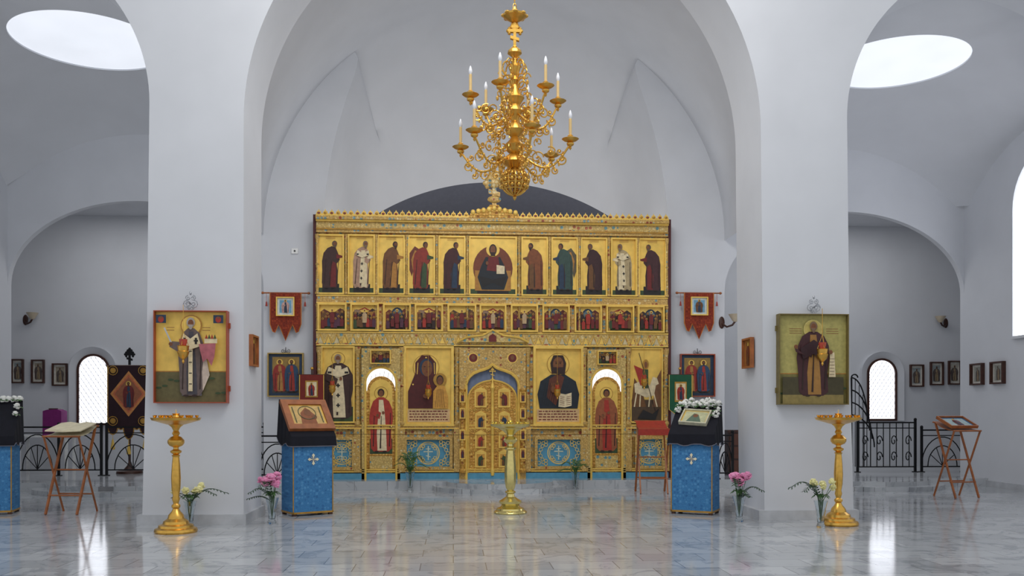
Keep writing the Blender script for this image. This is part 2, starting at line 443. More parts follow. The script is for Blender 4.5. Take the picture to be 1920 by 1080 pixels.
def saint(p, cx, z0, H, cloak, robe, face=0, hair=DK, wing=None, beard=True, bishop=False, halo=GLEAFD, wide=1.):
    def q(x, z): return (cx+(x*wide+face*.07*z*z)*H, z0+z*H)
    def pl(pts, m): p.sh([q(*t) for t in pts], m)
    if wing:
        pl([(-face*.02, .78), (-face*.16, .88), (-face*.26, .7), (-face*.24, .45), (-face*.17, .25), (-face*.12, .5)], wing)
        pl([(-face*.05, .74), (-face*.15, .8), (-face*.2, .6), (-face*.15, .35)], OCH)
    hx, hz = q(face*.03, .9)
    if halo: p.el(hx, hz, .105*H, .105*H, halo, 24); p.el(hx, hz, .095*H, .095*H, GLEAF, 24)
    if face:
        s_ = face
        pl([(-s_*.12, 0), (-s_*.15, .1), (-s_*.15, .35), (-s_*.165, .55), (-s_*.15, .72), (-s_*.09, .82), (-s_*.02, .86), (s_*.05, .84), (s_*.09, .76), (s_*.13, .66), (s_*.15, .58), (s_*.1, .5), (s_*.13, .3), (s_*.13, .05), (s_*.11, 0)], cloak)
        pl([(s_*.0, .015), (-s_*.02, .3), (s_*.03, .55), (s_*.09, .5), (s_*.1, .25), (s_*.1, .015)], robe)
        pl([(s_*.08, .7), (s_*.2, .66), (s_*.21, .63), (s_*.09, .6)], robe)
        x, z = q(s_*.215, .655); p.el(x, z, .02*H, .02*H, SKIN, 8)
    else:
        pl([(-.1, 0), (-.14, .05), (-.15, .3), (-.165, .5), (-.15, .66), (-.11, .78), (-.04, .84), (.04, .84), (.11, .78), (.155, .66), (.165, .5), (.14, .3), (.15, .05), (.1, 0)], cloak)
        pl([(-.05, .015), (-.06, .3), (-.035, .6), (-.03, .8), (.03, .8), (.05, .6), (.07, .3), (.08, .015)], robe)
    for x in (-.11, .115): pl([(x-.006, .08), (x+.012, .6), (x+.02, .6), (x+.008, .08)], DK)
    pl([(-.02, .05), (.0, .55), (.008, .55), (0, .05)], DK)
    if bishop:
        pl([(-.035, .1), (-.035, .78), (.035, .78), (.035, .1)], CR)
        for z in (.2, .35, .5, .65):
            pl([(-.02, z-.01), (.02, z-.01), (.02, z+.01), (-.02, z+.01)], BLK); pl([(-.007, z-.03), (.007, z-.03), (.007, z+.03), (-.007, z+.03)], BLK)
        pl([(-.12, .68), (-.1, .78), (0, .72), (.1, .78), (.12, .68), (0, .62)], CR)
        for sx in (-1, 1): pl([(sx*.09-.02, .68), (sx*.09+.02, .68), (sx*.09+.02, .71), (sx*.09-.02, .71)], BLK)
    if not face:
        pl([(-.02, .5), (-.13, .58), (-.12, .68), (0, .6)], cloak)
        x, z = q(.03, .6); p.el(x, z, .022*H, .026*H, SKIN, 10)
        x, z = q(-.05, .56); p.el(x, z, .02*H, .024*H, SKIN, 10)
    p.el(hx, hz+.012*H, .052*H, .062*H, hair, 14)
    x = hx+face*.012*H
    p.el(x, hz-.002*H, .036*H, .05*H, SKIN, 14)
    if beard: p.sh([(x-.032*H, hz-.015*H), (x+.032*H, hz-.015*H), (x+.012*H, hz-.075*H), (x-.012*H, hz-.075*H)], hair)
    for dx in (-.013, .013): p.el(x+dx*H, hz+.008*H, .005*H, .003*H, BLK, 6)
    for dx in (-.06, .05): x, z = q(dx, .0); p.el(x, z, .035*H, .014*H, DK, 8)

def bust_lord(p, cx, z0, H, W):
    p.el(cx, z0+.78*H, .2*H, .2*H, GLEAFD, 30); p.el(cx, z0+.78*H, .188*H, .188*H, GLEAF, 30)
    p.sh([(cx-.42*W, z0), (cx-.47*W, z0+.25*H), (cx-.4*W, z0+.48*H), (cx-.16*W, z0+.6*H), (cx+.16*W, z0+.6*H), (cx+.4*W, z0+.48*H), (cx+.48*W, z0+.25*H), (cx+.44*W, z0)], C(24, 34, 44))
    p.sh([(cx-.26*W, z0+.2*H), (cx-.2*W, z0+.52*H), (cx, z0+.62*H), (cx+.14*W, z0+.55*H), (cx+.05*W, z0+.3*H), (cx-.05*W, z0+.05*H)], C(96, 46, 28))
    for k in range(6): p.line(cx-(.38-.05*k)*W, z0+.05*H, cx-(.28-.05*k)*W, z0+.45*H, .008*W, BLK)
    p.sh([(cx-.15*W, z0+.62*H), (cx-.18*W, z0+.8*H), (cx-.11*W, z0+.94*H), (cx+.11*W, z0+.94*H), (cx+.18*W, z0+.8*H), (cx+.15*W, z0+.6*H)], DK)
    p.el(cx, z0+.78*H, .12*W, .13*H, SKIN, 18)
    p.sh([(cx-.11*W, z0+.73*H), (cx+.11*W, z0+.73*H), (cx+.03*W, z0+.6*H), (cx-.03*W, z0+.6*H)], DK)
    p.el(cx, z0+.725*H, .035*W, .008*H, MAR, 8); p.line(cx, z0+.74*H, cx, z0+.8*H, .02*W, BRN)
    for d in (-.045, .045): p.el(cx+d*W, z0+.8*H, .02*W, .007*H, BLK, 8); p.line(cx+(d-.03)*W, z0+.825*H, cx+(d+.03)*W, z0+.825*H, .008*W, DK)
    p.sh([(cx+.0*W, z0+.03*H), (cx+.02*W, z0+.27*H), (cx+.16*W, z0+.25*H), (cx+.3*W, z0+.28*H), (cx+.3*W, z0+.05*H), (cx+.15*W, z0+.02*H)], CR)
    for k in range(5):
        p.line(cx+.04*W, z0+(.07+.035*k)*H, cx+.14*W, z0+(.06+.035*k)*H, .006*H, MAR); p.line(cx+.18*W, z0+(.065+.035*k)*H, cx+.28*W, z0+(.075+.035*k)*H, .006*H, MAR)
    p.el(cx-.12*W, z0+.34*H, .05*W, .06*H, SKIN, 10)
    for k in range(3): p.line(cx-(.14-.03*k)*W, z0+.36*H, cx-(.15-.035*k)*W, z0+.45*H, .02*W, SKIN)

def bust_mother(p, cx, z0, H, W):
    hx = cx-.06*W
    p.el(hx, z0+.72*H, .23*H, .23*H, GLEAFD, 30); p.el(hx, z0+.72*H, .218*H, .218*H, GLEAF, 30)
    p.sh([(cx-.46*W, z0), (cx-.46*W, z0+.3*H), (cx-.36*W, z0+.5*H), (hx-.24*W, z0+.62*H), (hx-.24*W, z0+.8*H), (hx-.1*W, z0+.93*H), (hx+.08*W, z0+.93*H), (hx+.22*W, z0+.8*H), (hx+.22*W, z0+.6*H), (cx+.3*W, z0+.4*H), (cx+.34*W, z0)], C(80, 24, 22))
    p.line(hx-.2*W, z0+.6*H, hx-.18*W, z0+.8*H, .016*W, GLEAF); p.line(hx+.19*W, z0+.6*H, hx+.18*W, z0+.8*H, .016*W, GLEAF)
    p.el(hx, z0+.72*H, .15*W, .15*H, BL, 18)
    p.el(hx+.02*W, z0+.7*H, .12*W, .14*H, SKIN, 18)
    for d in (-.03, .06): p.el(hx+d*W, z0+.73*H, .02*W, .007*H, BLK, 8)
    p.line(hx+.02*W, z0+.67*H, hx+.02*W, z0+.73*H, .018*W, BRN); p.el(hx+.02*W, z0+.64*H, .025*W, .007*H, MAR, 8)
    p.el(hx, z0+.89*H, .02*W, .014*H, GLEAF, 8); p.el(cx-.35*W, z0+.42*H, .02*W, .015*H, GLEAF, 8)
    kx = cx+.25*W
    p.el(kx, z0+.5*H, .15*W, .12*H, GLEAFD, 20)
    p.sh([(kx-.16*W, z0), (kx-.15*W, z0+.3*H), (kx-.06*W, z0+.4*H), (kx+.1*W, z0+.4*H), (kx+.18*W, z0+.2*H), (kx+.18*W, z0)], C(206, 150, 62))
    for k in range(5): p.line(kx-.1*W+k*.05*W, z0+.02*H, kx-.06*W+k*.03*W, z0+.34*H, .008*W, BRN)
    p.el(kx, z0+.5*H, .08*W, .085*H, DK, 14); p.el(kx, z0+.485*H, .062*W, .072*H, SKIN, 14)
    for d in (-.022, .022): p.el(kx+d*W, z0+.5*H, .01*W, .005*H, BLK, 6)
    p.el(cx-.04*W, z0+.22*H, .09*W, .045*H, SKIN, 12)

def feast(p, x0, x1, z0, z1, rr):
    W = x1-x0; H = z1-z0; pal = [MAR, DK, BL, GRN, BRN, REDP, MAR, DK, PURP]
    p.sh([(x0, z0), (x0, z0+.72*H), (x0+.15*W, z0+.84*H), (x0+.4*W, z0+.7*H), (x0+.6*W, z0+.72*H), (x0+.82*W, z0+.88*H), (x1, z0+.76*H), (x1, z0)], rr.choice([C(96, 40, 28), C(80, 60, 40), C(60, 40, 36), C(120, 56, 34)]))
    p.rect(x0, x1, z0, z0+.25*H, rr.choice([GRN, DK, BRN]))
    k = rr.randint(0, 2)
    if k == 0:
        p.sh([(x0, z0+.3*H), (x0+.1*W, z0+.8*H), (x0+.35*W, z0+.6*H), (x0+.5*W, z0+.3*H)], rr.choice([OCH, BRN])); p.sh([(x1, z0+.3*H), (x1-.05*W, z0+.85*H), (x1-.35*W, z0+.65*H), (x1-.5*W, z0+.3*H)], BRN)
    elif k == 1:
        p.rect(x0+.05*W, x0+.3*W, z0+.3*H, z0+.82*H, C(150, 120, 96)); p.rect(x0+.6*W, x1-.04*W, z0+.3*H, z0+.74*H, rr.choice([OCH, PURP])); p.rect(x0+.12*W, x0+.22*W, z0+.35*H, z0+.7*H, DK)
        p.sh([(x0+.2*W, z0+.8*H), (x0+.5*W, z0+.92*H), (x0+.8*W, z0+.76*H), (x0+.5*W, z0+.84*H)], REDP)
    else:
        p.el((x0+x1)/2, z0+.6*H, .27*W, .33*H, BL, 16); p.el((x0+x1)/2, z0+.6*H, .2*W, .26*H, C(100, 120, 130), 16)
    for row, (zb, zh) in enumerate(((.3, .4), (.04, .46))):
        n = rr.randint(5, 7)
        for i in range(n):
            cx = x0+W*(.1+.8*i/(n-1)); hh = H*zh*rr.uniform(.9, 1.1); zz = z0+H*(zb+rr.uniform(-.02, .06))
            m = rr.choice(pal); p.sh([(cx-.07*W, zz), (cx-.08*W, zz+.6*hh), (cx-.03*W, zz+.8*hh), (cx+.03*W, zz+.8*hh), (cx+.08*W, zz+.6*hh), (cx+.07*W, zz)], m)
            p.el(cx, zz+.9*hh, .05*W, .05*W, GLEAFD, 10); p.el(cx, zz+.88*hh, .03*W, .035*W, SKIN, 8)
    cx = (x0+x1)/2; p.sh([(cx-.09*W, z0+.25*H), (cx-.1*W, z0+.6*H), (cx, z0+.74*H), (cx+.1*W, z0+.6*H), (cx+.09*W, z0+.25*H)], rr.choice([REDP, C(190, 160, 120), MAR]))
    p.el(cx, z0+.78*H, .06*W, .07*W, GLEAF, 10); p.el(cx, z0+.77*H, .035*W, .045*W, SKIN, 8)

def frame_b(x0, x1, z0, z1, w, y0, y1, mat):
    b = B()
    b.bx(x0-w, x0, y0, y1, z0-w, z1+w, mat); b.bx(x1, x1+w, y0, y1, z0-w, z1+w, mat)
    b.bx(x0, x1, y0, y1, z0-w, z0, mat); b.bx(x0, x1, y0, y1, z1, z1+w, mat)
    return b

def cross_b(b, cx, z0, H, y0, y1, mat, t=None, eight=True):
    t = t or H*.07
    b.bx(cx-t/2, cx+t/2, y0, y1, z0, z0+H, mat)
    def bar(z, w):
        b.bx(cx-w/2, cx+w/2, y0-.002, y1+.002, z-t/2, z+t/2, mat)
        for sx in (-1, 1):
            for dx, dzz in ((0, 0), (-.5*sx, .8), (-.5*sx, -.8)): b.ell((cx+sx*w/2+dx*t, (y0+y1)/2, z+dzz*t), (t*.6, (y1-y0)*.6, t*.6), mat, 8, 6)
    bar(z0+H*.68, H*.56)
    if eight:
        bar(z0+H*.84, H*.28)
        b.prism([(cx-.18*H, z0+.36*H), (cx-.18*H, z0+.36*H+t), (cx+.18*H, z0+.26*H+t), (cx+.18*H, z0+.26*H)], y0-.003, y1+.003, mat)
    for dx, dzz in ((0, .3), (-.8, -.5), (.8, -.5)): b.ell((cx+dx*t, (y0+y1)/2, z0+H+dzz*t), (t*.6, (y1-y0)*.6, t*.6), mat, 8, 6)

# ------------------------------------------------------------ ICONOSTASIS
YI = 17.05
IC = P(923, 700, YI)[0]
def IX(u): return P(u, 700, YI)[0]-IC
def IZ(v): return P(923, v, YI)[2]-SOL
ico = top('iconostasis', 'tall gilded carved iconostasis with painted icon tiers and turquoise panels', 'iconostasis', (IC, YI, SOL))
xa, xb = IX(594), IX(1251)
H0 = IZ(412)
b = B(); b.bx(xa, xb, 0, .12, 0, H0, ORN); b.obj('body', ico)
for x in (xa-.03, xb+.03):
    b = B(); b.bx(x-.03, x+.03, -.06, .14, 0, IZ(408), WINEB); b.obj('side_board', ico)
b = B(); b.bx(xa, xb, -.10, 0, 0, IZ(886), TEAL)
b.obj('plinth', ico)
b = B()
for v0, v1, dy, m in [(441, 436, -.08, ORN), (436, 433, -.1, GLEAFD), (433, 421, -.07, ORNT), (421, 418, -.13, GLEAF), (418, 412, -.17, ORN)]:
    b.bx(xa, xb, dy, 0, IZ(v0), IZ(v1), m)
b.obj('cornice', ico)
n = 56; w = (xb-xa)/n; z = IZ(412); h = IZ(401)-z
poly = [(xa, z)]
for i in range(n):
    x = xa+i*w
    poly += [(x+.08*w, z+.35*h), (x+.22*w, z+.75*h), (x+.4*w, z+.85*h), (x+.5*w, z+1.15*h), (x+.6*w, z+.85*h), (x+.78*w, z+.75*h), (x+.92*w, z+.35*h)]
poly += [(xb, z)]
b = B(); b.prism(poly, -.15, -.12, GLEAF)
for i in range(n): b.ell((xa+(i+.5)*w, -.155, z+.45*h), (.25*w, .01, .2*h), GLEAFD if i % 2 else C(140, 70, 54), 8, 4)
b.obj('cresting', ico)
def band(v0, v1, dy, m, name='frieze'):
    b = B(); b.bx(xa, xb, dy, 0, IZ(v0), IZ(v1), m)
    b.bx(xa, xb, dy-.02, 0, IZ(v0), IZ(v0-2.2), GLEAF); b.bx(xa, xb, dy-.02, 0, IZ(v1+2.2), IZ(v1), GLEAF)
    return b
band(572, 556, -.05, ORN).obj('frieze', ico)
b = band(650, 624, -.07, ORNT)
n = 44; w = (xb-xa)/n
TN = C(206, 190, 146)
for i in range(n):
    x = xa+i*w; b.prism([(x+.2*w, IZ(645)), (x+.8*w, IZ(645)), (x+w/2, IZ(633))], -.076, -.07, GLEAF if i % 2 else TN)
    b.tube([(x, -.078, IZ(646)), (x+w/2, -.078, IZ(629)), (x+w, -.078, IZ(646))], .01, GLEAF, 5)
b.obj('frieze', ico)
band(804, 796, -.06, ORN).obj('frieze', ico)
band(884, 878, -.08, ORN).obj('frieze', ico)

def panel(u0, u1, v0, v1, paint, name='icon_panel', bg=GLEAF, fr=GLEAF, fw=.03, depth=-.03):
    x0, x1, z0, z1 = IX(u0), IX(u1), IZ(v1), IZ(v0)
    p = Pic(depth); p.bx(x0, x1, depth, 0, z0, z1, bg)
    paint(p, x0, x1, z0, z1)
    o = p.obj(name, ico, smooth=False)
    frame_b(x0, x1, z0, z1, fw, min(depth-.025, p.y-.012), 0, fr).obj('frame', o)
    return o
def dees(i):
    cl = [C(62, 36, 32), C(176, 140, 116), C(112, 70, 36), C(140, 46, 32), C(66, 24, 24), None, C(128, 70, 34), C(50, 74, 66), C(56, 26, 28), C(176, 156, 116), C(66, 32, 36)]
    rb = [MAR, CR, OCH, GRN, BL, None, BRN, BL, BRN, CR, MAR]
    def f(p, x0, x1, z0, z1):
        W = x1-x0; H = z1-z0; cx = (x0+x1)/2
        p.rect(x0, x1, z0, z0+.09*H, GRN); p.rect(cx-.35*W, cx+.35*W, z0+.0*H, z0+.16*H, BLK)
        if i == 5:
            p.el(cx, z0+.46*H, .44*W, .4*H, C(120, 60, 34), 28)
            p.rect(cx-.4*W, cx+.4*W, z0+.06*H, z0+.42*H, OCH); p.rect(cx-.31*W, cx+.31*W, z0+.08*H, z0+.38*H, GLEAFD)
            p.el(cx, z0+.79*H, .15*W, .12*H, GLEAF)
            p.sh([(cx-.25*W, z0+.08*H), (cx-.34*W, z0+.3*H), (cx-.26*W, z0+.5*H), (cx-.16*W, z0+.66*H), (cx+.16*W, z0+.66*H), (cx+.26*W, z0+.5*H), (cx+.34*W, z0+.3*H), (cx+.25*W, z0+.08*H)], C(26, 32, 40))
            p.sh([(cx-.14*W, z0+.42*H), (cx-.1*W, z0+.66*H), (cx+.12*W, z0+.66*H), (cx+.16*W, z0+.4*H)], MAR)
            p.sh([(cx-.22*W, z0+.12*H), (cx-.3*W, z0+.32*H), (cx, z0+.26*H), (cx+.3*W, z0+.32*H), (cx+.22*W, z0+.12*H), (cx, z0+.2*H)], BLK)
            p.el(cx, z0+.79*H, .085*W, .1*H, DK); p.el(cx, z0+.785*H, .06*W, .08*H, SKIN); p.rect(cx-.05*W, cx+.05*W, z0+.68*H, z0+.745*H, DK)
            p.sh([(cx+.08*W, z0+.36*H), (cx+.08*W, z0+.52*H), (cx+.26*W, z0+.5*H), (cx+.26*W, z0+.36*H)], CR)
            p.el(cx-.13*W, z0+.55*H, .03*W, .035*H, SKIN)
            return
        fc = 1 if i < 5 else -1
        hr = DK if i not in (1, 9) else C(120, 100, 80)
        if i in (0, 10, 8): hr = C(90, 70, 54)
        saint(p, cx-fc*.02*W, z0+.09*H, .85*H, cl[i], rb[i], fc, hr, wing=(C(110, 52, 36) if i == 3 else C(90, 80, 60)) if i in (3, 7) else None, bishop=i in (1, 9), halo=None, beard=i not in (3, 4, 7), wide=1.15)
        for k in range(2): p.line(cx-.2*W, z0+(.975-.025*k)*H, cx+.2*W, z0+(.975-.025*k)*H, .005*H, MAR)
    return f
DU = [(598, 643), (656, 701), (711, 757), (768, 813), (825, 870), (882, 966), (980, 1024), (1036, 1080), (1091, 1135), (1147, 1190), (1199, 1245)]
for i, (a, c) in enumerate(DU): panel(a, c, 447, 552, dees(i))
FU = [(600, 648), (661, 708), (722, 768), (781, 828), (842, 890), (902, 946), (960, 1005), (1019, 1064), (1079, 1124), (1138, 1184), (1197, 1241)]
for i, (a, c) in enumerate(FU):
    rr = random.Random(i*5+2); panel(a, c, 575, 620, lambda p, x0, x1, z0, z1: feast(p, x0+.015, x1-.015, z0+.015, z1, rr))
def colon(u, v0, v1, r=.035, dy=-.03, mat=ORN):
    z0, z1 = IZ(v1), IZ(v0); h = z1-z0
    b = B(); b.lathe([(r*1.3, 0), (r*1.3, .03*h), (r*.8, .05*h), (r, .12*h), (r*.75, .48*h), (r*1.2, .5*h), (r*.75, .52*h), (r*.95, .9*h), (r*1.3, .95*h), (r*1.3, h)], mat, (IX(u), dy, z0), 12)
    return b.obj('column', ico)
for u in [595.5]+[(DU[i][1]+DU[i+1][0])/2 for i in range(10)]+[1249]:
    colon(u, 444, 555, .032, -.05); colon(u, 573, 622, .026, -.05)
def bishopf(p, x0, x1, z0, z1):
    W = x1-x0; H = z1-z0; cx = (x0+x1)/2
    p.rect(x0, x1, z0, z0+.2*H, GRN)
    saint(p, cx, z0+.04*H, .9*H, C(64, 40, 34), CR, 0, C(150, 130, 110), bishop=True, wide=1.4)
def knight(p, x0, x1, z0, z1):
    W = x1-x0; H = z1-z0; cx = (x0+x1)/2
    p.rect(x0, x1, z0, z0+.3*H, C(80, 60, 40)); p.sh([(x0, z0+.2*H), (x0+.1*W, z0+.6*H), (x0+.35*W, z0+.45*H), (x0+.5*W, z0+.2*H)], BRN)
    p.sh([(x1, z0+.2*H), (x1, z0+.72*H), (x1-.15*W, z0+.6*H), (x1-.3*W, z0+.2*H)], C(120, 80, 50))
    p.sh([(x0+.12*W, z0+.4*H), (x0+.1*W, z0+.52*H), (x0+.3*W, z0+.56*H), (x0+.62*W, z0+.5*H), (x0+.72*W, z0+.62*H), (x0+.86*W, z0+.6*H), (x0+.92*W, z0+.52*H), (x0+.82*W, z0+.5*H), (x0+.76*W, z0+.36*H), (x0+.5*W, z0+.33*H)], CR)
    for a, c, d in [(.18, .4, .1), (.3, .36, .28), (.62, .36, .58), (.74, .4, .86)]: p.line(x0+a*W, z0+c*H, x0+d*W, z0+.2*H, .04*W, CR)
    p.sh([(x0+.3*W, z0+.5*H), (x0+.08*W, z0+.78*H), (x0+.3*W, z0+.74*H), (x0+.5*W, z0+.7*H), (x0+.52*W, z0+.5*H)], REDP)
    p.sh([(x0+.36*W, z0+.46*H), (x0+.38*W, z0+.72*H), (x0+.56*W, z0+.72*H), (x0+.56*W, z0+.46*H)], GRN)
    p.el(x0+.48*W, z0+.79*H, .1*W, .07*H, GLEAFD); p.el(x0+.48*W, z0+.785*H, .055*W, .045*H, SKIN)
    p.line(x0+.25*W, z0+.95*H, x0+.8*W, z0+.14*H, .02*W, DK)
    p.sh([(x0+.2*W, z0+.04*H), (x0+.4*W, z0+.16*H), (x0+.7*W, z0+.1*H), (x0+.92*W, z0+.18*H), (x0+.8*W, z0+.02*H)], BLK)
panel(606, 663, 654, 790, bishopf)
def txt(p, x0, x1, z0, H):
    W = x1-x0; p.rect(x0+.03*W, x1-.03*W, z0+.02*H, z0+.19*H, C(214, 180, 130))
    for k in range(4):
        x = x0+.07*W
        p.y -= .0016
        while x < x1-.1*W:
            w = R.uniform(.03, .09)*W; zz = z0+(.045+.037*k)*H
            p.flat([(x, zz), (x+w, zz), (x+w, zz+.014*H), (x, zz+.014*H)], p.y, MAR); x += w+.02*W
def lordp(p, x0, x1, z0, z1):
    W = x1-x0; H = z1-z0; txt(p, x0, x1, z0, H); bust_lord(p, (x0+x1)/2, z0+.2*H, .76*H, W*.98)
def motherp(p, x0, x1, z0, z1):
    W = x1-x0; H = z1-z0; txt(p, x0, x1, z0, H); bust_mother(p, (x0+x1)/2, z0+.2*H, .76*H, W)
panel(762, 846, 654, 794, motherp, fw=.05); panel(1004, 1088, 654, 794, lordp, fw=.05)
panel(1183, 1239, 654, 790, knight)
def medal(p, x0, x1, z0, z1):
    W = x1-x0; H = z1-z0; cx = (x0+x1)/2; cz = (z0+z1)/2; r = .43*H
    G2 = C(226, 196, 120); G3 = C(200, 206, 184)
    p.ring(cx, cz, r, r*.9, G2); p.ring(cx, cz, r*.82, r*.77, G2)
    p.line(cx, cz-.6*r, cx, cz+.62*r, .1*r, G3); p.line(cx-.4*r, cz+.12*r, cx+.4*r, cz+.12*r, .1*r, G3); p.line(cx-.2*r, cz+.36*r, cx+.2*r, cz+.36*r, .08*r, G3); p.line(cx-.2*r, cz-.22*r, cx+.2*r, cz-.34*r, .08*r, G3)
    for sx in (-1, 1):
        for sz in (-1, 1):
            for k, (dx, dz_) in enumerate([(.36, .36), (.42, .12), (.3, .42), (.46, .38), (.38, .25), (.16, .18), (.12, .26), (.46, .0), (.3, .3)]):
                q = (cx+sx*dx*W, cz+sz*dz_*H)
                p.ring(q[0], q[1], .07*H, .05*H, G2 if k % 2 else GLEAF, 12)
for a, c in [(622, 661), (763, 843), (1007, 1087), (1194, 1239)]: panel(a, c, 824, 874, medal, 'dado_panel', TEAL, ORN, .055)
for u in (600, 671, 754, 857, 989, 1095, 1177, 1247):
    colon(u, 652, 796, .05, -.05, ORN)
    b = B(); b.bx(IX(u)-.06, IX(u)+.06, -.11, 0, IZ(884), IZ(804), ORN); b.obj('pedestal', ico)
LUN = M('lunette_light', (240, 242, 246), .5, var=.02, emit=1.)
for uc, sg in ((715, 1), (1136, -1)):
    x = IX(uc); x0, x1 = IX(uc-32), IX(uc+32); hw_ = (x1-x0)/2
    zt_ = IZ(690)
    zo0, zo1 = 0, IZ(655)
    hole = [(x-hw_*.9, 0)]+[(x-hw_*.9*cos(radians(a)), zt_-hw_*.9+hw_*.9*sin(radians(a))) for a in range(0, 181, 10)]+[(x+hw_*.9, 0)]
    po = B(); po.prism([(x0-.04, 0), (x0-.04, zo1), (x1+.04, zo1), (x1+.04, 0)]+hole[::-1], -.10, 0, ORNT)
    o = po.obj('door_portal', ico)
    tb = B(); tb.tube([(hx, -.1, hz) for hx, hz in hole], .022, GLEAF, 6); tb.obj('archivolt', o)
    p = Pic(-.1); feast(p, x-.17, x+.17, IZ(684)+.02, IZ(660), random.Random(uc)); p.obj('small_icon', o, smooth=False)
    frame_b(x-.17, x+.17, IZ(684)+.02, IZ(660), .02, -.2, -.1, GLEAF).obj('small_frame', o)
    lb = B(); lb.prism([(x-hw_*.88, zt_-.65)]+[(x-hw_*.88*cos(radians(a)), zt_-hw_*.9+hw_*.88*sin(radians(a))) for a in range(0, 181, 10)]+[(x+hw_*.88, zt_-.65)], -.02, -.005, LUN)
    for k in range(-3, 4): lb.tube([(x+k*.08, -.03, zt_-.5), (x+k*.08+.06, -.03, zt_-.07-.03*abs(k))], .004, SILV, 4)
    lb.obj('lunette', o)
    hw2 = (IX(uc+21)-IX(uc-21))/2; zd = IZ(712)
    dp = Pic(-.05)
    dp.prism([(x-hw_*.88, IZ(890)), (x-hw_*.88, IZ(735))]+[(x-(hw2+.05)*cos(radians(a)), zd-hw2+(hw2+.06)*sin(radians(a))) for a in range(0, 181, 10)]+[(x+hw_*.88, IZ(735)), (x+hw_*.88, IZ(890))], -.05, -.022, ORNF)
    dp.sh([(x-hw2, IZ(850))]+[(x-hw2*cos(radians(a)), zd-hw2+hw2*sin(radians(a))) for a in range(0, 181, 10)]+[(x+hw2, IZ(850))], GLEAF)
    dp.rect(x-hw2, x+hw2, IZ(850), IZ(822), GRN)
    saint(dp, x, IZ(846), IZ(726)-IZ(846), C(168, 52, 38) if sg > 0 else C(150, 84, 50), CR if sg > 0 else REDP, 0, DK, beard=False, wide=1.1)
    dp.rect(x-hw2, x+hw2, IZ(888), IZ(854), ORNT)
    d = dp.obj('side_door', ico, smooth=False)
    kb = B(); kb.ell((x+hw2*.92*sg, -.09, IZ(800)), (.02, .02, .02), BRASS, 8, 6); kb.obj('knob', d)
x = IX(923); hw_ = (IX(972)-IX(874))/2
def ogee(hw, zs, zt):
    L = [(-hw, 0), (-hw, zs)]
    h = zt-zs
    for a in [(-.97, .18), (-.88, .38), (-.72, .56), (-.5, .68), (-.3, .76), (-.15, .84), (-.06, .93), (0, 1.0)]: L.append((a[0]*hw, zs+a[1]*h))
    return L+[(-q[0], q[1]) for q in L[-2::-1]]
og = [(x+a, c) for a, c in ogee(hw_, IZ(722), IZ(684))]
po = B(); po.prism([(IX(861), 0), (IX(861), IZ(653)), (IX(985), IZ(653)), (IX(985), 0)]+og[::-1], -.12, 0, ORN)
o = po.obj('royal_portal', ico)
tb = B(); tb.tube([(a, -.12, c) for a, c in og], .03, GLEAF, 6); tb.obj('archivolt', o)
for su in (887, 960):
    p = Pic(-.12); p.el(IX(su), IZ(672), .1, .1, GLEAF); p.el(IX(su), IZ(672), .08, .08, MAR); p.el(IX(su), IZ(671), .035, .045, SKIN); p.obj('roundel', o, smooth=False)
cb = B(); n = 40
vs = []; fs = []
for i in range(n+1):
    xx = x-hw_*1.0+2.0*hw_*i/n
    for zz in (IZ(800), IZ(684)): vs.append((xx, -.025+.008*sin(i*1.3), zz))
for i in range(n): fs.append((2*i, 2*i+2, 2*i+3, 2*i+1))
cb.add(vs, fs, M('slate_blue_curtain', (124, 138, 166), .8)); cb.obj('curtain', ico)
for sg in (-1, 1):
    hl = IX(968)-x
    def dtop(a):
        return IZ(748)+(IZ(714)-IZ(748))*(1-(a)**2)**.5 if a < 1 else IZ(748)
    poly = [(x+sg*.012, IZ(891)), (x+sg*hl, IZ(891)), (x+sg*hl, IZ(752))]+[(x+sg*hl*t, dtop(t)) for t in (.98, .95, .9, .8, .65, .5, .35, .2, .1)]+[(x+sg*.012, IZ(712))]
    dp = Pic(-.075); dp.prism(poly, -.075, -.035, ORNF)
    d = dp.obj('royal_door_leaf', ico)
    eb = B(); eb.tube([(a, -.08, c) for a, c in poly[1:]], .018, GLEAF, 6); eb.obj('edge_moulding', d)
    # carved scrolls on the leaf
    cb2 = B()
    for vv in (728, 769, 808, 844, 880):
        for dx in (.1, .2, .33, .42):
            xx = x+sg*(dx); zz = IZ(vv)
            if dx > .36 and vv < 740: continue
            cb2.tube([(xx+.03*(1-i/14)*cos(i*.6), -.085, zz+.03*(1-i/14)*sin(i*.6)) for i in range(12)], .006, GLEAF, 5)
    cb2.obj('carving', d)
    for j, (uu, vv, ww, hh2) in enumerate([(22, 748, 17, 26), (22, 790, 15, 22), (22, 826, 15, 22), (22, 862, 15, 22)]):
        cx_ = x+sg*(IX(923+uu)-x); cz_ = IZ(vv); ww = ww/98; hh2 = hh2/98
        q = Pic(-.085); q.bx(cx_-ww/2-.03, cx_+ww/2+.03, -.095, -.075, cz_-hh2/2-.03, cz_+hh2/2+.03, GLEAF); q.y = -.095
        q.rect(cx_-ww/2, cx_+ww/2, cz_-hh2/2, cz_+hh2/2, C(206, 150, 60))
        saint(q, cx_, cz_-hh2*.48, hh2*.95, [MAR, BL, REDP, GRN][j], BRN, -sg, wide=1.5)
        q.prism([(cx_-ww/2-.04, cz_+hh2/2+.03), (cx_, cz_+hh2/2+.09), (cx_+ww/2+.04, cz_+hh2/2+.03)], -.1, -.075, GLEAF)
        q.obj('small_icon', d, smooth=False)
    for v in (768, 808, 844, 882):
        q = B(); q.bx(x+sg*.03, x+sg*hl*.97, -.082, -.075, IZ(v)-.015, IZ(v)+.015, GLEAFD); q.obj('door_rail', d)
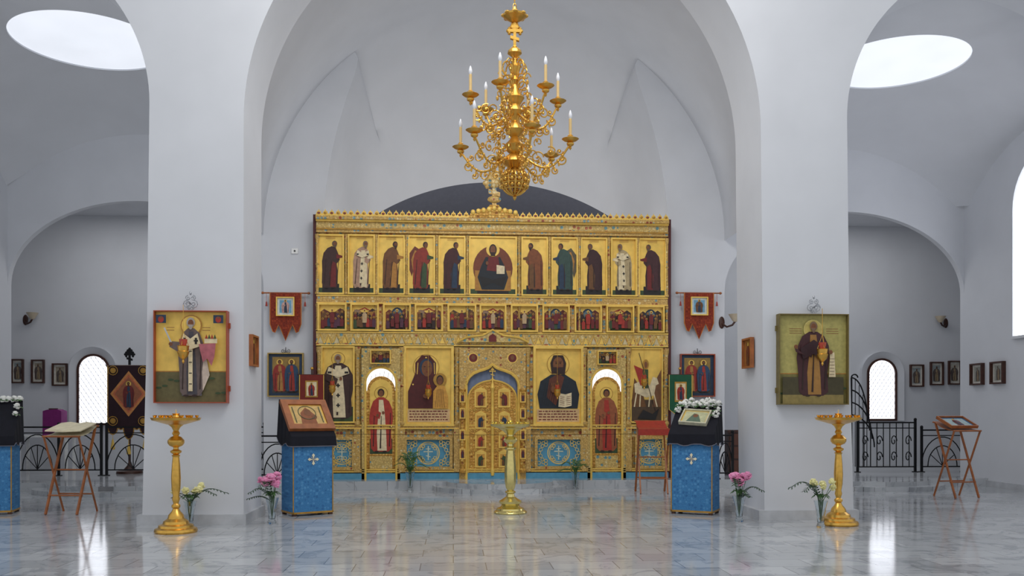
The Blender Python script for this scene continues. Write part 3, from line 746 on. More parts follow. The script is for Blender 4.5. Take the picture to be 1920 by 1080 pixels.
b = B(); z0, z1 = IZ(891), IZ(708)
b.lathe([(.03, 0), (.045, .1), (.028, .15), (.032, .9), (.05, .95), (.028, 1), (.03, z1-z0-.25), (.05, z1-z0-.2), (.02, z1-z0-.1), (.015, z1-z0)], GLEAF, (x, -.1, z0), 10)
cross_b(b, x, z1-.02, .2, -.11, -.09, GLEAF); b.obj('astragal', ico)
for u in (867, 979):
    colon(u, 730, 885, .05, -.15, ORNF)
    for vv in (745, 775, 815, 850):
        p = Pic(-.2); xx = IX(u); zc_ = IZ(vv); p.bx(xx-.055, xx+.055, -.2, -.15, zc_-.1, zc_+.1, GLEAF); p.rect(xx-.035, xx+.035, zc_-.08, zc_+.08, OCH); saint(p, xx, zc_-.075, .15, MAR, BL, 0, wide=1.2, halo=None); p.obj('small_icon', ico, smooth=False)
b = B(); b.prism([(IX(857), IZ(643)), (IX(875), IZ(634)), (IX(905), IZ(630)), (IX(923), IZ(620)), (IX(942), IZ(630)), (IX(972), IZ(634)), (IX(990), IZ(643))], -.16, -.07, ORNT)
b.tube([(IX(u), -.165, IZ(v)) for u, v in [(857, 643), (875, 634), (905, 630), (923, 620), (942, 630), (972, 634), (990, 643)]], .02, GLEAF)
b.prism([(IX(916), IZ(642)), (IX(916), IZ(632)), (IX(923), IZ(627)), (IX(930), IZ(632)), (IX(930), IZ(642))], -.175, -.16, MAR)
b.obj('gable', ico)
b = B(); x = IX(926); zb = IZ(412)
poly = [(IX(878), zb), (IX(882), IZ(404)), (IX(893), IZ(404)), (IX(900), IZ(396)), (IX(912), IZ(396)), (IX(918), IZ(388)), (IX(934), IZ(388)), (IX(940), IZ(396)), (IX(952), IZ(396)), (IX(958), IZ(404)), (IX(969), IZ(404)), (IX(973), zb)]
b.prism(poly, -.18, -.13, ORNF)
for a in range(-4, 5): b.ell((x+a*.1, -.18, zb+.1+.02*(4-abs(a))), (.045, .03, .05), GLEAF, 8, 6)
b.obj('cross_base', ico)
b = B(); cross_b(b, x, IZ(388), IZ(328)-IZ(388), -.17, -.13, ORN, t=.08)
b.ell((x, -.17, IZ(378)), (.13, .03, .07), ORN); b.ell((x, -.17, IZ(348)), (.1, .03, .1), ORN); b.obj('crowning_cross', ico)

# ------------------------------------------------------------ HANGING LAMPS
def oil_lamp(loc, drop, s=1., label='small gilded hanging oil lamp in front of an icon'):
    e = top('hanging_oil_lamp', label, 'oil lamp', loc, group='hanging oil lamps before the icons')
    b = B()
    for k in range(3):
        a = 2*pi*k/3+.5; b.tube([(0, 0, 0), (.0, 0, -drop+.22*s), (.055*s*cos(a), .055*s*sin(a), -drop+.06*s)], .0035, GOLD, 4)
    b.obj('chain', e)
    b = B(); b.lathe([(.004, -.14*s), (.015*s, -.12*s), (.01*s, -.1*s), (.05*s, -.06*s), (.065*s, -.01*s), (.055*s, .0), (.062*s, .05*s), (.068*s, .055*s), (.05*s, .06*s)], GOLD, (0, 0, -drop), 16); b.obj('bowl', e)
    b = B(); b.lathe([(.03*s, .05*s), (.042*s, .1*s), (.045*s, .13*s)], M('ruby_glass', (180, 70, 50), .15), (0, 0, -drop), 14); b.obj('glass_cup', e)
    return e
for u, v0, v1 in ((623, 652, 728), (803, 652, 735), (1045, 652, 735), (1208, 652, 716)):
    p0 = P(u, v0, YI-.35); p1 = P(u, v1, YI-.35)
    e = oil_lamp(p0, p0[2]-p1[2], 1.)
    b = B(); b.tube([(0, 0, 0), (0, .17, .03)], .006, GOLD, 5); b.obj('bracket', e)

# ------------------------------------------------------------ PILLAR ICONS
def pillar_icon(u0, u1, v0, v1, bgT, bgB, frm, label, dark):
    Y = YP
    x0, _, z0 = P(u0, v1, Y); x1, _, z1 = P(u1, v0, Y)
    zc = CH-(v1-HV)/F*(Y*.9979+(x0+x1)/2*.065); zt2 = CH-(v0-HV)/F*(Y*.9979+(x0+x1)/2*.065)
    W = x1-x0; H = zt2-zc
    e = top('icon_painting', label, 'icon', ((x0+x1)/2, Y, zc))
    p = Pic(-.05); p.bx(-W/2, W/2, -.05, 0, 0, H, bgT)
    p.rect(-W/2, W/2, 0, H*.34, bgB)
    p.line(-W/2, H*.34, W/2, H*.34, .012, OCH)
    for k in range(12): p.el(-W/2+W*(k+.5)/12, H*.34*R.uniform(.2, .8), W*.04, H*.012, GRN)
    if not dark:
        p.el(0, H*.85, W*.15, W*.15, OCH); p.el(0, H*.85, W*.135, W*.135, GLEAF)
        p.sh([(-W*.13, H*.07), (-W*.15, H*.3), (W*.15, H*.3), (W*.15, H*.07)], C(92, 86, 92))
        p.sh([(W*.0, H*.1), (W*.02, H*.6), (W*.2, H*.56), (W*.26, H*.3), (W*.17, H*.13)], C(206, 186, 170))
        saint(p, 0, H*.07, H*.89, C(106, 90, 86), C(74, 70, 78), 0, C(170, 160, 150), halo=None, wide=.95)
        p.line(0, H*.12, 0, H*.66, W*.06, CR)
        for k in range(4): p.line(-W*.02, H*(.2+.12*k), W*.02, H*(.2+.12*k), W*.012, BLK)
        p.sh([(-W*.15, H*.62), (-W*.1, H*.76), (0, H*.7), (W*.1, H*.76), (W*.15, H*.62), (0, H*.58)], CR)
        for sx in (-1, 1): p.rect(sx*W*.08-W*.015, sx*W*.08+W*.015, H*.64, H*.71, BLK); p.rect(sx*W*.08-W*.03, sx*W*.08+W*.03, H*.67, H*.685, BLK)
        p.line(-W*.36, H*.82, -W*.22, H*.58, W*.02, SILV); p.sh([(-W*.14, H*.54), (-W*.29, H*.61), (-W*.25, H*.67), (-W*.1, H*.66)], C(106, 90, 86)); p.el(-W*.27, H*.64, W*.028, W*.028, SKIN)
        p.sh([(W*.12, H*.64), (W*.36, H*.65), (W*.34, H*.5), (W*.3, H*.4), (W*.24, H*.48), (W*.18, H*.44)], C(180, 100, 108)); p.rect(W*.2, W*.38, H*.65, H*.7, CR)
        for k in range(4): p.sh([(W*(.21+.04*k), H*.7), (W*(.23+.04*k), H*.75), (W*(.25+.04*k), H*.7)], GRN if k % 2 else REDP)
        for sx in (-1, 1):
            p.rect(sx*W*.4-W*.07, sx*W*.4+W*.07, H*.87, H*.96, BL); p.el(sx*W*.4, H*.91, W*.04, H*.035, REDP); p.el(sx*W*.4, H*.93, W*.02, H*.015, SKIN)
        for k in range(2):
            for sx in (-1, 1): p.line(sx*W*.25-W*.07, H*(.82-.03*k), sx*W*.25+W*.04, H*(.82-.03*k), .006, MAR)
    else:
        p.el(0, H*.84, W*.14, W*.14, C(200, 184, 110)); p.el(0, H*.84, W*.125, W*.125, C(190, 172, 92))
        p.rect(-W*.45, W*.45, 0, H*.3, C(70, 64, 38)); p.rect(-W*.45, W*.45, 0, H*.1, C(140, 124, 70))
        saint(p, 0, H*.09, H*.86, C(66, 30, 34), C(160, 116, 56), 0, C(120, 96, 72), halo=None, wide=1.35)
        p.sh([(-W*.16, H*.5), (-W*.2, H*.62), (0, H*.72), (W*.2, H*.62), (W*.16, H*.44), (0, H*.56)], C(50, 22, 28))
        p.sh([(W*.22, H*.3), (W*.24, H*.56), (W*.3, H*.58), (W*.32, H*.3)], CR)
        for k in range(6): p.line(W*.23, H*(.33+.035*k), W*.3, H*(.33+.035*k), .005, DK)
        p.sh([(-W*.12, H*.54), (-W*.3, H*.64), (-W*.27, H*.58)], C(66, 30, 34)); p.el(-W*.27, H*.64, W*.03, W*.03, SKIN); p.el(W*.24, H*.58, W*.03, W*.03, SKIN)
        for k in range(3):
            for sx in (-1, 1): p.line(sx*W*.27-W*.1, H*(.84-.025*k), sx*W*.27+W*.08, H*(.84-.025*k), .007, C(120, 60, 30))
    p.obj('painting', e, smooth=False)
    frame_b(-W/2, W/2, 0, H, .013, -.115, 0, frm).obj('frame', e)
    for t, bz in ((-W/2-.02, .15*H), (-W/2-.02, .85*H), (W/2+.02, .15*H), (W/2+.02, .85*H)):
        b = B(); b.box((t, -.03, bz), (.03, .02, .07), frm); b.obj('cleat', e)
    b = B(); z = H+.03
    b.tube([(0, 0, z+.05), (0, -.2, z+.09), (0, -.3, z+.05)], .008, SILV)
    for sx in (-1, 1):
        for (rr_, zz, ox) in ((.055, .06, .04), (.035, .14, .03), (.03, .02, .02)):
            pts = [(sx*rr_*(1-t/14)*sin(t*.75)+sx*ox, -.1, z+zz+rr_*(1-t/14)*cos(t*.75)) for t in range(14)]
            b.tube(pts, .006, SILV, 5)
    b.ell((0, -.1, z+.2), (.015, .015, .025), SILV)
    b.obj('bracket', e)
    return e, W, H
e, W, H = pillar_icon(295, 428, 586, 754, GLEAF, C(104, 96, 58), REDW, 'gold icon of a robed bishop in a thin red-brown frame', False)
oil_lamp((e.location.x-.03, YP-.3, e.location.z+H+.06), H*.5, 1.1, 'gilded oil lamp on chains before the bishop icon')
e, W, H = pillar_icon(1457, 1583, 592, 757, C(176, 166, 96), C(124, 116, 62), C(112, 98, 52), 'olive-gold icon of a dark-robed monk holding a scroll', True)
oil_lamp((e.location.x+.03, YP-.3, e.location.z+H+.06), H*.5, 1.1, 'gilded oil lamp on chains before the monk icon')
for X_, sg in ((AX-3.33, 1), (AX+3.34, -1)):
    e = top('small_icon_painting', 'small wooden framed icon on the inner side of a pillar', 'icon', (X_, 11.98, 2.22), rotz=sg*pi/2)
    p = Pic(-.02); p.bx(-.16, .16, -.02, 0, -.18, .18, C(150, 96, 40)); saint(p, 0, -.17, .32, MAR, BRN, 0, wide=1.2); p.obj('painting', e, smooth=False)
    frame_b(-.16, .16, -.18, .18, .025, -.05, 0, WOOD).obj('frame', e)

# ------------------------------------------------------------ BANNERS + ICONS ON ALTAR WALL
def banner(uc):
    x = P(uc, 600, YW)[0]; zt_ = P(uc, 551, YW)[2]
    e = top('church_banner', 'red velvet church banner with small icon hanging from a wooden rod', 'banner', (x, YW, zt_), group='red church banners')
    b = B(); b.tube([(-.42, -.12, 0), (.42, -.12, 0)], .014, WOOD, 8)
    for s_ in (-1, 1): b.ell((s_*.43, -.12, 0), (.03, .025, .025), WOOD); b.tube([(s_*.2, -.12, 0), (s_*.2, 0, 0)], .008, WOOD)
    b.obj('rod', e)
    w = .29; h = .6
    poly = [(-w, 0), (-w, -h*.98), (-w*.82, -h*1.22), (-w*.68, -h*1.25), (-w*.45, -h), (-w*.3, -h*1.15), (0, -h*1.5), (w*.3, -h*1.15), (w*.45, -h), (w*.68, -h*1.25), (w*.82, -h*1.22), (w, -h*.98), (w, 0)]
    p = Pic(-.14); p.prism(poly, -.14, -.125, ornament('red_brocade', [((150, 52, 24), 0), ((172, 66, 30), .5), ((130, 40, 22), .75)], 24, .8, 0, .2))
    p.obj('cloth', e, smooth=False)
    b = B(); b.tube([(a, -.14, c) for a, c in poly], .009, C(196, 120, 50), 5); b.obj('fringe', e)
    p = Pic(-.15); p.bx(-.15, .15, -.15, -.14, -.42, -.1, C(206, 214, 214)); p.rect(-.11, .11, -.38, -.14, C(110, 160, 190)); saint(p, 0, -.38, .25, C(200, 160, 150) if uc < 900 else BRN, BL, 0, wide=1.8); p.obj('icon', e, smooth=False)
    frame_b(-.15, .15, -.42, -.1, .02, -.19, -.14, GLEAF).obj('icon_frame', e)
    for s_ in (-1, 1):
        b = B(); b.tube([(s_*.36, -.12, 0), (s_*.36, -.12, -.16)], .004, REDP, 4); b.lathe([(.012, -.17), (.022, -.25), (.005, -.16)], REDP, (s_*.36, -.12, 0), 8); b.obj('tassel', e)
banner(538); banner(1307)
def two_saints(u0, u1, v0, v1, frm, lab):
    uc = (u0+u1)/2; x0, x1 = P(u0, 700, YW)[0], P(u1, 700, YW)[0]; z0, z1 = P(uc, v1, YW)[2], P(uc, v0, YW)[2]
    W = x1-x0; H = z1-z0
    e = top('framed_icon', lab, 'icon', ((x0+x1)/2, YW, z0))
    p = Pic(-.03); p.bx(-W/2, W/2, -.03, 0, 0, H, C(38, 58, 82)); p.rect(-W*.4, W*.4, H*.07, H*.93, C(74, 66, 58)); p.rect(-W*.4, W*.4, H*.5, H*.93, C(150, 120, 60))
    saint(p, -W*.18, H*.1, H*.78, C(150, 44, 36), C(170, 120, 60), 0, wide=1.3, beard=False); saint(p, W*.18, H*.1, H*.78, C(40, 70, 100), C(160, 50, 40), 0, wide=1.3)
    p.obj('painting', e, smooth=False); frame_b(-W/2, W/2, 0, H, .02, -.09, 0, frm).obj('frame', e)
    b = B()
    for sx in (-1, 1): b.tube([(sx*.05*(1-t/12)*sin(t*.8)+sx*.04, -.04, H+.05+.04*cos(t*.8)*(1-t/12)) for t in range(12)], .005, IRON, 5)
    b.tube([(0, -.04, H+.01), (0, -.04, H+.13)], .006, IRON); b.obj('finial', e)
two_saints(505, 568, 664, 742, C(180, 150, 80), 'icon of two saints in narrow gold frame under a banner')
two_saints(1276, 1337, 666, 742, REDW, 'icon of two saints in red frame under a banner')

def small_banner(u, v0, v1, uw, mat, lab, Y=16.8):
    x = P(u, 700, Y)[0]; z0, z1 = P(u, v1, Y)[2]-SOL, P(u, v0, Y)[2]-SOL
    w = uw/F*Y; e = top('standing_banner', lab, 'banner', (x, Y, SOL))
    b = B(); b.lathe([(.11, 0), (.11, .03), (.03, .07), (.016, .1), (.016, z1+.1)], WOODD, n=14); b.ell((0, 0, z1+.12), (.03, .03, .03), GOLD); b.obj('pole', e)
    b = B(); b.tube([(-w/2-.04, -.03, z1), (w/2+.04, -.03, z1)], .012, WOODD); b.obj('rod', e)
    p = Pic(-.045); p.prism([(-w/2, z1), (-w/2, z0), (-w*.25, z0-.08), (0, z0), (w*.25, z0-.08), (w/2, z0), (w/2, z1)], -.045, -.035, mat)
    p.obj('cloth', e, smooth=False)
    h = z1-z0
    p = Pic(-.05); p.bx(-w*.26, w*.26, -.055, -.045, z0+.22*h, z0+.8*h, GLEAFD); p.y = -.055; p.rect(-w*.21, w*.21, z0+.27*h, z0+.75*h, CR); saint(p, 0, z0+.28*h, .45*h, REDP, BL, 0, wide=1.5); p.obj('icon', e, smooth=False)
    b = B(); b.tube([(-w/2, -.045, z1), (-w/2, -.045, z0), (-w*.25, -.045, z0-.08), (0, -.045, z0), (w*.25, -.045, z0-.08), (w/2, -.045, z0), (w/2, -.045, z1)], .008, GLEAF, 5); b.obj('fringe', e)
small_banner(585, 703, 757, 44, M('red_cloth', (120, 36, 28), .8), 'small dark red standing banner with icon beside the iconostasis')
small_banner(1275, 703, 768, 44, M('green_cloth', (24, 84, 56), .8), 'small green standing banner with icon beside the iconostasis')

# ------------------------------------------------------------ LECTERNS
def analogion(loc, rz, lab, w=.58, d=.44, hb=1.55, hf=1.1):
    e = top('lectern', lab, 'lectern', loc, rz)
    def slope(y): return hf+(hb-hf)*(y+d/2)/d
    b = B(); b.prism([(-d/2, .03), (d/2, .03), (d/2, hb-.02), (-d/2, hf-.02)], -w/2, w/2, BLUEC, 'x'); b.obj('cover', e)
    b = B()
    for sx in (-1, 1):
        for sy in (-1, 1): b.bx(sx*(w/2-.03)-.025, sx*(w/2-.03)+.025, sy*(d/2-.03)-.025, sy*(d/2-.03)+.025, 0, .05, WOODD)
    b.obj('foot', e)
    b = B()
    for x0, x1 in ((-w/2, -w/2+.014), (w/2-.014, w/2)): b.bx(x0, x1, -d/2-.006, -d/2, .03, .98, GLEAFD)
    b.bx(-w/2, w/2, -d/2-.006, -d/2, .03, .055, GLEAFD); b.bx(-w/2-.006, -w/2, -d/2, d/2, .03, .055, GLEAFD); b.bx(w/2, w/2+.006, -d/2, d/2, .03, .055, GLEAFD)
    b.obj('braid_trim', e)
    b = B(); z = .77; y = -d/2-.012; s = .8
    for a in range(4):
        aa = a*pi/2; px, pz = cos(aa)*s, sin(aa)*s
        b.prism([(0, z), (.045*px-.012*pz, z+.045*pz+.012*px), (.07*px-.026*pz, z+.07*pz+.026*px), (.1*px, z+.1*pz), (.07*px+.026*pz, z+.07*pz-.026*px), (.045*px+.012*pz, z+.045*pz-.012*px)], y, y+.01, CREAM)
        b.prism([(0, z), (.04*(px-pz)-.006, z+.04*(pz+px)), (.04*(px-pz)+.006, z+.04*(pz+px)+.004)], y+.001, y+.01, SILV)
    b.obj('cross_emblem', e)
    b = B(); hem = .97; g = .03
    vs = []; per = []
    n = 14
    W2, D2 = w/2+g, d/2+g
    for i in range(n): per.append((-W2+2*W2*i/n, -D2))
    for i in range(n): per.append((W2, -D2+2*D2*i/n))
    for i in range(n): per.append((W2-2*W2*i/n, D2))
    for i in range(n): per.append((-W2, D2-2*D2*i/n))
    m = len(per)
    for (x, y) in per: vs.append((x, y, slope(y)+.015))
    for k, (x, y) in enumerate(per):
        f = 1+.05+.025*sin(k*1.7); zz = min(slope(y)-.12, hem+.02*sin(k*.9)) if y < D2*.9 else hem+.1
        vs.append((x*f, y*f, zz))
    fs = [(k, (k+1) % m, m+(k+1) % m, m+k) for k in range(m)]+[tuple(range(m))]
    b.add(vs, fs, BLACKC); dr = b.obj('velvet_drape', e)
    b = B(); b.tube([v for v in vs[m:m+m]], .006, M('silver_braid', (110, 112, 125), .6), 4, closed=True); b.obj('braid', dr)
    return e, slope, math.atan2(hb-hf, d)
def lay(e, slope, ang, w, h, frm, paint, lab, dx=0, rz=0, fw=.045, cat='icon', off=.0):
    base = Vector(e.location); rot = Matrix.Rotation(e.rotation_euler[2], 4, 'Z')
    o = top('icon_board', lab, cat, (0, 0, 0))
    o.matrix_world = Matrix.Translation(base) @ rot @ Matrix.Translation((dx, off, slope(off)+.045)) @ Matrix.Rotation(ang-pi/2, 4, 'X') @ Matrix.Rotation(rz, 4, 'Y')
    p = Pic(-.01); p.bx(-w/2, w/2, -.01, .02, -h/2, h/2, GLEAF); paint(p, w, h); p.obj('painting', o, smooth=False)
    frame_b(-w/2, w/2, -h/2, h/2, fw, -.035, .02, frm).obj('frame', o)
    return o
gl = G(570, 968)
e, sl, an = analogion((gl[0], gl[1]+.28, 0), radians(30), 'blue brocade lectern with black velvet drape holding a wooden framed icon')
def pm(p, w, h):
    p.rect(-w*.46, w*.46, -h*.46, h*.46, C(206, 170, 104)); p.sh([(-w*.25, -h*.44), (-w*.2, h*.1), (0, h*.38), (w*.2, h*.05), (w*.22, -h*.44)], C(140, 80, 44)); p.el(.01, h*.12, w*.11, h*.18, SKIN); p.el(w*.18, -h*.1, w*.08, h*.12, SKIN); p.ring(0, h*.1, w*.27, w*.25, GRN)
    for sx in (-1, 1): p.line(sx*w*.4, -h*.4, sx*w*.4, h*.4, .012, GRN)
lay(e, sl, an, .48, .38, WOOD, pm, 'wooden framed icon of mother and child lying on a lectern', fw=.09)
gr = G(1314, 966)
e2, sl2, an2 = analogion((gr[0], gr[1]+.28, 0), radians(-29), 'blue brocade lectern with black velvet drape, icon and white flowers', hb=1.47, hf=1.12)
def pr(p, w, h):
    p.rect(-w*.45, w*.45, -h*.45, h*.45, C(190, 190, 150)); p.sh([(-w*.3, -h*.4), (-w*.1, h*.3), (w*.1, h*.2), (w*.3, -h*.4)], C(90, 110, 90)); p.el(0, h*.1, w*.1, h*.14, SKIN)
lay(e2, sl2, an2, .36, .26, C(200, 196, 170), pr, 'small icon in pale frame lying on a flower-trimmed lectern', fw=.02, rz=.1)
gf = G(-30, 966)
e3, sl3, an3 = analogion((gf[0], gf[1]+.24, 0), radians(12), 'blue brocade lectern with dark drape and white flowers')

# ------------------------------------------------------------ FLOWERS
def petal_ball(b, c, r, mat, n=26, rr=R):
    for k in range(n):
        v = Vector((rr.gauss(0, 1), rr.gauss(0, 1), rr.gauss(.2, 1))).normalized()
        q = v.to_track_quat('Z', 'Y').to_matrix()
        b.ell(Vector(c)+v*r*.55, (r*.42, r*.34, r*.14), mat, 6, 4, rot=(q @ Matrix.Rotation(rr.uniform(.6, 1.4), 3, 'X')))
def garland(e, pts, lab):
    o = top('flower_garland', lab, 'flowers', e.location, e.rotation_euler[2])
    for i, p in enumerate(pts):
        b = B(); petal_ball(b, p, R.uniform(.045, .07), WHF, 18); b.obj('blossom', o)
    b = B()
    for p in pts:
        for k in range(3):
            a = R.uniform(0, 6.28); L = R.uniform(.06, .11)
            b.add([p, (p[0]+L*cos(a)*.6-.02, p[1]+L*sin(a)*.6, p[2]+.0), (p[0]+L*cos(a), p[1]+L*sin(a)-.03, p[2]-.03), (p[0]+L*cos(a)*.6+.02, p[1]+L*sin(a)*.6, p[2]-.01)], [(0, 1, 2, 3)], LEAF)
    b.obj('leaves', o)
garland(e2, [(-.27+.05*i, .2+.03*sin(i*2), sl2(.2)+.07+.02*sin(i*3)) for i in range(12)]+[(-.2+.08*i, .27, sl2(.2)+.11+.02*sin(i*2)) for i in range(6)]+[(.29, .12, sl2(.12)+.06), (.28, .04, sl2(.04)+.06), (-.28, .12, sl2(.12)+.06)], 'white artificial blossoms along the top of a lectern')
garland(e3, [(-.27+.07*i, .2, sl3(.2)+.07) for i in range(9)]+[(.28, .1, sl3(.1)+.07), (.28, 0, sl3(0)+.07)], 'white blossoms along the edge of a lectern top')

def frond(b, base, az, L, rise, mat, leaf=.12, n=14):
    pts = []
    for i in range(n+1):
        t = i/n; r = L*t*(.55+.45*t); z = rise*sin(min(1, t*1.05)*pi*.72)
        pts.append(Vector((base[0]+r*cos(az), base[1]+r*sin(az), base[2]+z)))
    b.tube(pts, .004, mat, 4)
    for i in range(3, n+1):
        p = pts[i]; d = (pts[i]-pts[i-1]).normalized(); side = d.cross(Vector((0, 0, 1))).normalized()
        l = leaf*(1-.5*abs(2*i/n-1.1))
        for s_ in (-1, 1):
            tip = p+side*s_*l+d*l*.7+Vector((0, 0, -.25*l))
            m = (p+tip)/2
            b.add([p, m+d*.012, tip, m-d*.012], [(0, 1, 2, 3)], mat)
def vase(u, v, fl, lab, n=6, spread=.16, fh=.56, vh=.33, s=1., z=0, fronds=(), fr=.055, fl2=.14, leaf=.12):
    g = G(u, v, z); o = top('flower_vase', lab, 'vase', g)
    b = B(); b.lathe([(.05*s, 0), (.055*s, .02), (.04*s, .05), (.05*s, .15*s), (.065*s, .25*s), (.085*s, vh*s), (.08*s, vh*s), (.058*s, .24*s), (.044*s, .15*s), (.034*s, .06), (.0, .05)], GLASS, n=20, cap=False); b.obj('vase', o)
    b = B(); hs = []
    for i in range(n):
        a = 2*pi*i/n+.3; r = spread*R.uniform(.35, 1); h = fh*s*R.uniform(.9, 1.08)
        hs.append((r*cos(a), r*sin(a)*.5, h)); b.tube([(0, 0, .06), (.03*cos(a), .03*sin(a), vh*s), hs[-1]], .004, LEAF, 4)
    b.obj('stems', o)
    if fl:
        for h in hs: b = B(); petal_ball(b, h, fr, fl, 24); b.obj('flower_head', o)
    b = B()
    for az, L, rise in fronds: frond(b, (0, 0, vh*s*.8), radians(az), L, rise, LEAFD if fl else LEAF, leaf)
    for k in range(6):
        a = 6.28*k/6; frond(b, (0, 0, vh*s*.8), a, fl2*.8, .14, LEAF, .03, 8)
    b.obj('foliage', o)
vase(356, 987, YEL, 'glass vase of pale yellow flowers with a long palm leaf', 6, .22, .5, s=.95, fronds=((-12, .5, .22), (-24, .4, .2), (205, .2, .16)), fr=.06, leaf=.07)
vase(510, 982, PINK, 'glass vase of pink peonies on the marble floor', 7, .13, .56, fronds=((236, .4, .2), (250, .3, .28), (225, .36, .1)), fr=.08, leaf=.07)
vase(1386, 978, PINK, 'glass vase of pink peonies beside a blue lectern', 7, .13, .56, fronds=((-50, .36, .2), (240, .3, .3), (-65, .2, .1)), fr=.075, leaf=.07)
vase(1539, 989, YEL, 'glass vase of pale yellow flowers beside a pillar', 7, .18, .54, fronds=((192, .45, .3), (208, .3, .26)), fr=.055, leaf=.08)
vase(769, 921, None, 'glass vase with green palm leaves before the iconostasis', 5, .1, .5, vh=.36, fronds=((20, .26, .34), (160, .26, .34), (60, .2, .4), (120, .2, .38), (0, .3, .2), (180, .3, .22), (270, .2, .3)))
vase(1079, 918, None, 'glass vase with green palm leaves on the floor by the step', 5, .1, .5, vh=.33, fronds=((20, .26, .2), (160, .28, .24), (60, .14, .26), (180, .3, .12)))

# ------------------------------------------------------------ CANDLE STANDS
def stand(loc, mat, lab, H=1.32, style=0):
    o = top('candle_stand', lab, 'candle stand', loc)
    if style == 0:
        base = [(.235, 0), (.245, .02), (.235, .045), (.2, .06), (.195, .085), (.15, .1), (.14, .13), (.095, .16), (.085, .2), (.05, .24), (.035, .27), (.05, .29), (.05, .31), (.03, .33)]
        st = [(.03, .33), (.045, .38), (.036, .42), (.05, .5), (.055, .62), (.048, .75), (.038, .86), (.05, .88), (.03, .89), (.06, .91), (.065, .93), (.03, .95), (.03, .97), (.075, .99), (.095, 1.02), (.095, 1.05), (.06, 1.09), (.03, 1.1), (.045, 1.13), (.03, 1.16), (.05, 1.2), (.1, 1.24), (.12, 1.26)]
    else:
        base = [(.225, 0), (.235, .015), (.225, .03), (.2, .045), (.19, .07), (.14, .09), (.12, .12), (.155, .14), (.16, .17), (.11, .2), (.065, .23), (.05, .27), (.075, .29), (.075, .3), (.045, .32)]
        st = [(.045, .32), (.065, .36), (.08, .44), (.085, .55), (.078, .68), (.066, .8), (.055, .88), (.08, .9), (.08, .92), (.045, .94), (.045, .97), (.085, 1.0), (.1, 1.03), (.085, 1.06), (.05, 1.08), (.05, 1.1), (.1, 1.15), (.16, 1.18), (.17, 1.2)]
    k = H/1.32
    b = B(); b.lathe([(r, z*k) for r, z in base], mat, n=32); b.obj('base', o)
    b = B(); b.lathe([(r, z*k) for r, z in st], mat, n=24)
    b.obj('stem', o)
    zt_ = st[-1][1]*k; rd = .27
    b = B(); b.lathe([(.1, zt_-.03), (.2, zt_), (rd, zt_+.02), (rd+.015, zt_+.05), (rd, zt_+.045), (.2, zt_+.02), (.0, zt_+.02)], mat, n=36); b.obj('dish', o)
    b = B(); b.lathe([(.04, zt_), (.05, zt_+.06), (.035, zt_+.08), (.045, zt_+.1), (.04, zt_+.1), (.0, zt_+.08)], mat, n=16); b.obj('central_cup', o)
    c0 = None
    for ring, nn in ((rd-.03, 12), (.15, 7)):
        for i in range(nn):
            a = 2*pi*i/nn; L = (ring*cos(a), ring*sin(a), zt_+.03)
            if c0 is None:
                b = B(); b.lathe([(.008, 0), (.008, .02), (.018, .03), (.022, .05), (.016, .05), (.01, .035)], mat, n=10); c0 = b.obj('candle_cup', o, L)
            else: clone(c0, o, L)
    b = B(); b.lathe([(.007, .05), (.007, .14), (.001, .15)], WAX, (0, 0, zt_), 8); b.obj('candle', o)
    return o
g = G(330, 998); stand(g, GOLD, 'tall gold baluster candle stand with round dish', 1.36)
g = G(1572, 984); stand(g, GOLD, 'tall gold baluster candle stand beside a pillar', 1.36)
g = G(957, 962); stand(g, BRASS, 'pale polished brass candle stand in the middle of the nave', 1.32, 1)

# ------------------------------------------------------------ FOLDING STANDS
def xstand(loc, rz, w, lab, top_kind, h=1.22, dep=.48):
    o = top('folding_stand', lab, 'book stand', loc, rz)
    for s_ in (-1, 1):
        for q in (-1, 1):
            x = s_*(w/2-(.025 if q > 0 else 0))
            zt_ = h if q > 0 else h-.14
            b = B(); b.tube([(x, -q*dep/2, 0.005), (x, q*dep/2, zt_)], [.019, .019], WOOD, 4); b.obj('leg', o)
    for (yy, zz) in ((dep/2-.1, .26), (-dep/2+.1, .26), (0.0, h*.5)):
        b = B(); b.tube([(-w/2, yy, zz), (w/2, yy, zz)], .011, WOOD, 8); b.obj('crossbar', o)
    vs = []; fs = []
    for i in range(9):
        t = i/8; y = -dep/2+dep*t; z = h-.14+.14*t-.06*sin(pi*t)*.6
        for x in (-w/2, w/2): vs.append((x, y, z))
        for x in (-w/2, w/2): vs.append((x, y, z+.012))
    for i in range(8):
        a = 4*i; c = a+4
        fs += [(a, a+1, c+1, c), (a+2, c+2, c+3, a+3), (a, c, c+2, a+2), (a+1, a+3, c+3, c+1)]
    mt = {'book': C(200, 190, 160), 'icon': WOOD, 'red': REDP}[top_kind]
    b = B(); b.add(vs, fs, mt)
    if top_kind == 'red': b.bx(-w/2-.02, w/2+.02, -dep/2-.03, -dep/2-.02, h-.24, h-.13, mt)
    b.obj('cloth_rest', o)
    for y, z in ((-dep/2, h-.14), (dep/2, h)):
        b = B(); b.tube([(-w/2-.02, y, z), (w/2+.02, y, z)], .014, WOOD, 8); b.obj('top_bar', o)
    return o
g = G(133, 962)
xstand((g[0], g[1], 0), radians(-8), .5, 'folding wooden book stand holding an open book', 'book')
ob = top('open_book', 'thin open book with pale pages on a folding stand', 'book', (g[0], g[1], 1.14), radians(-8))
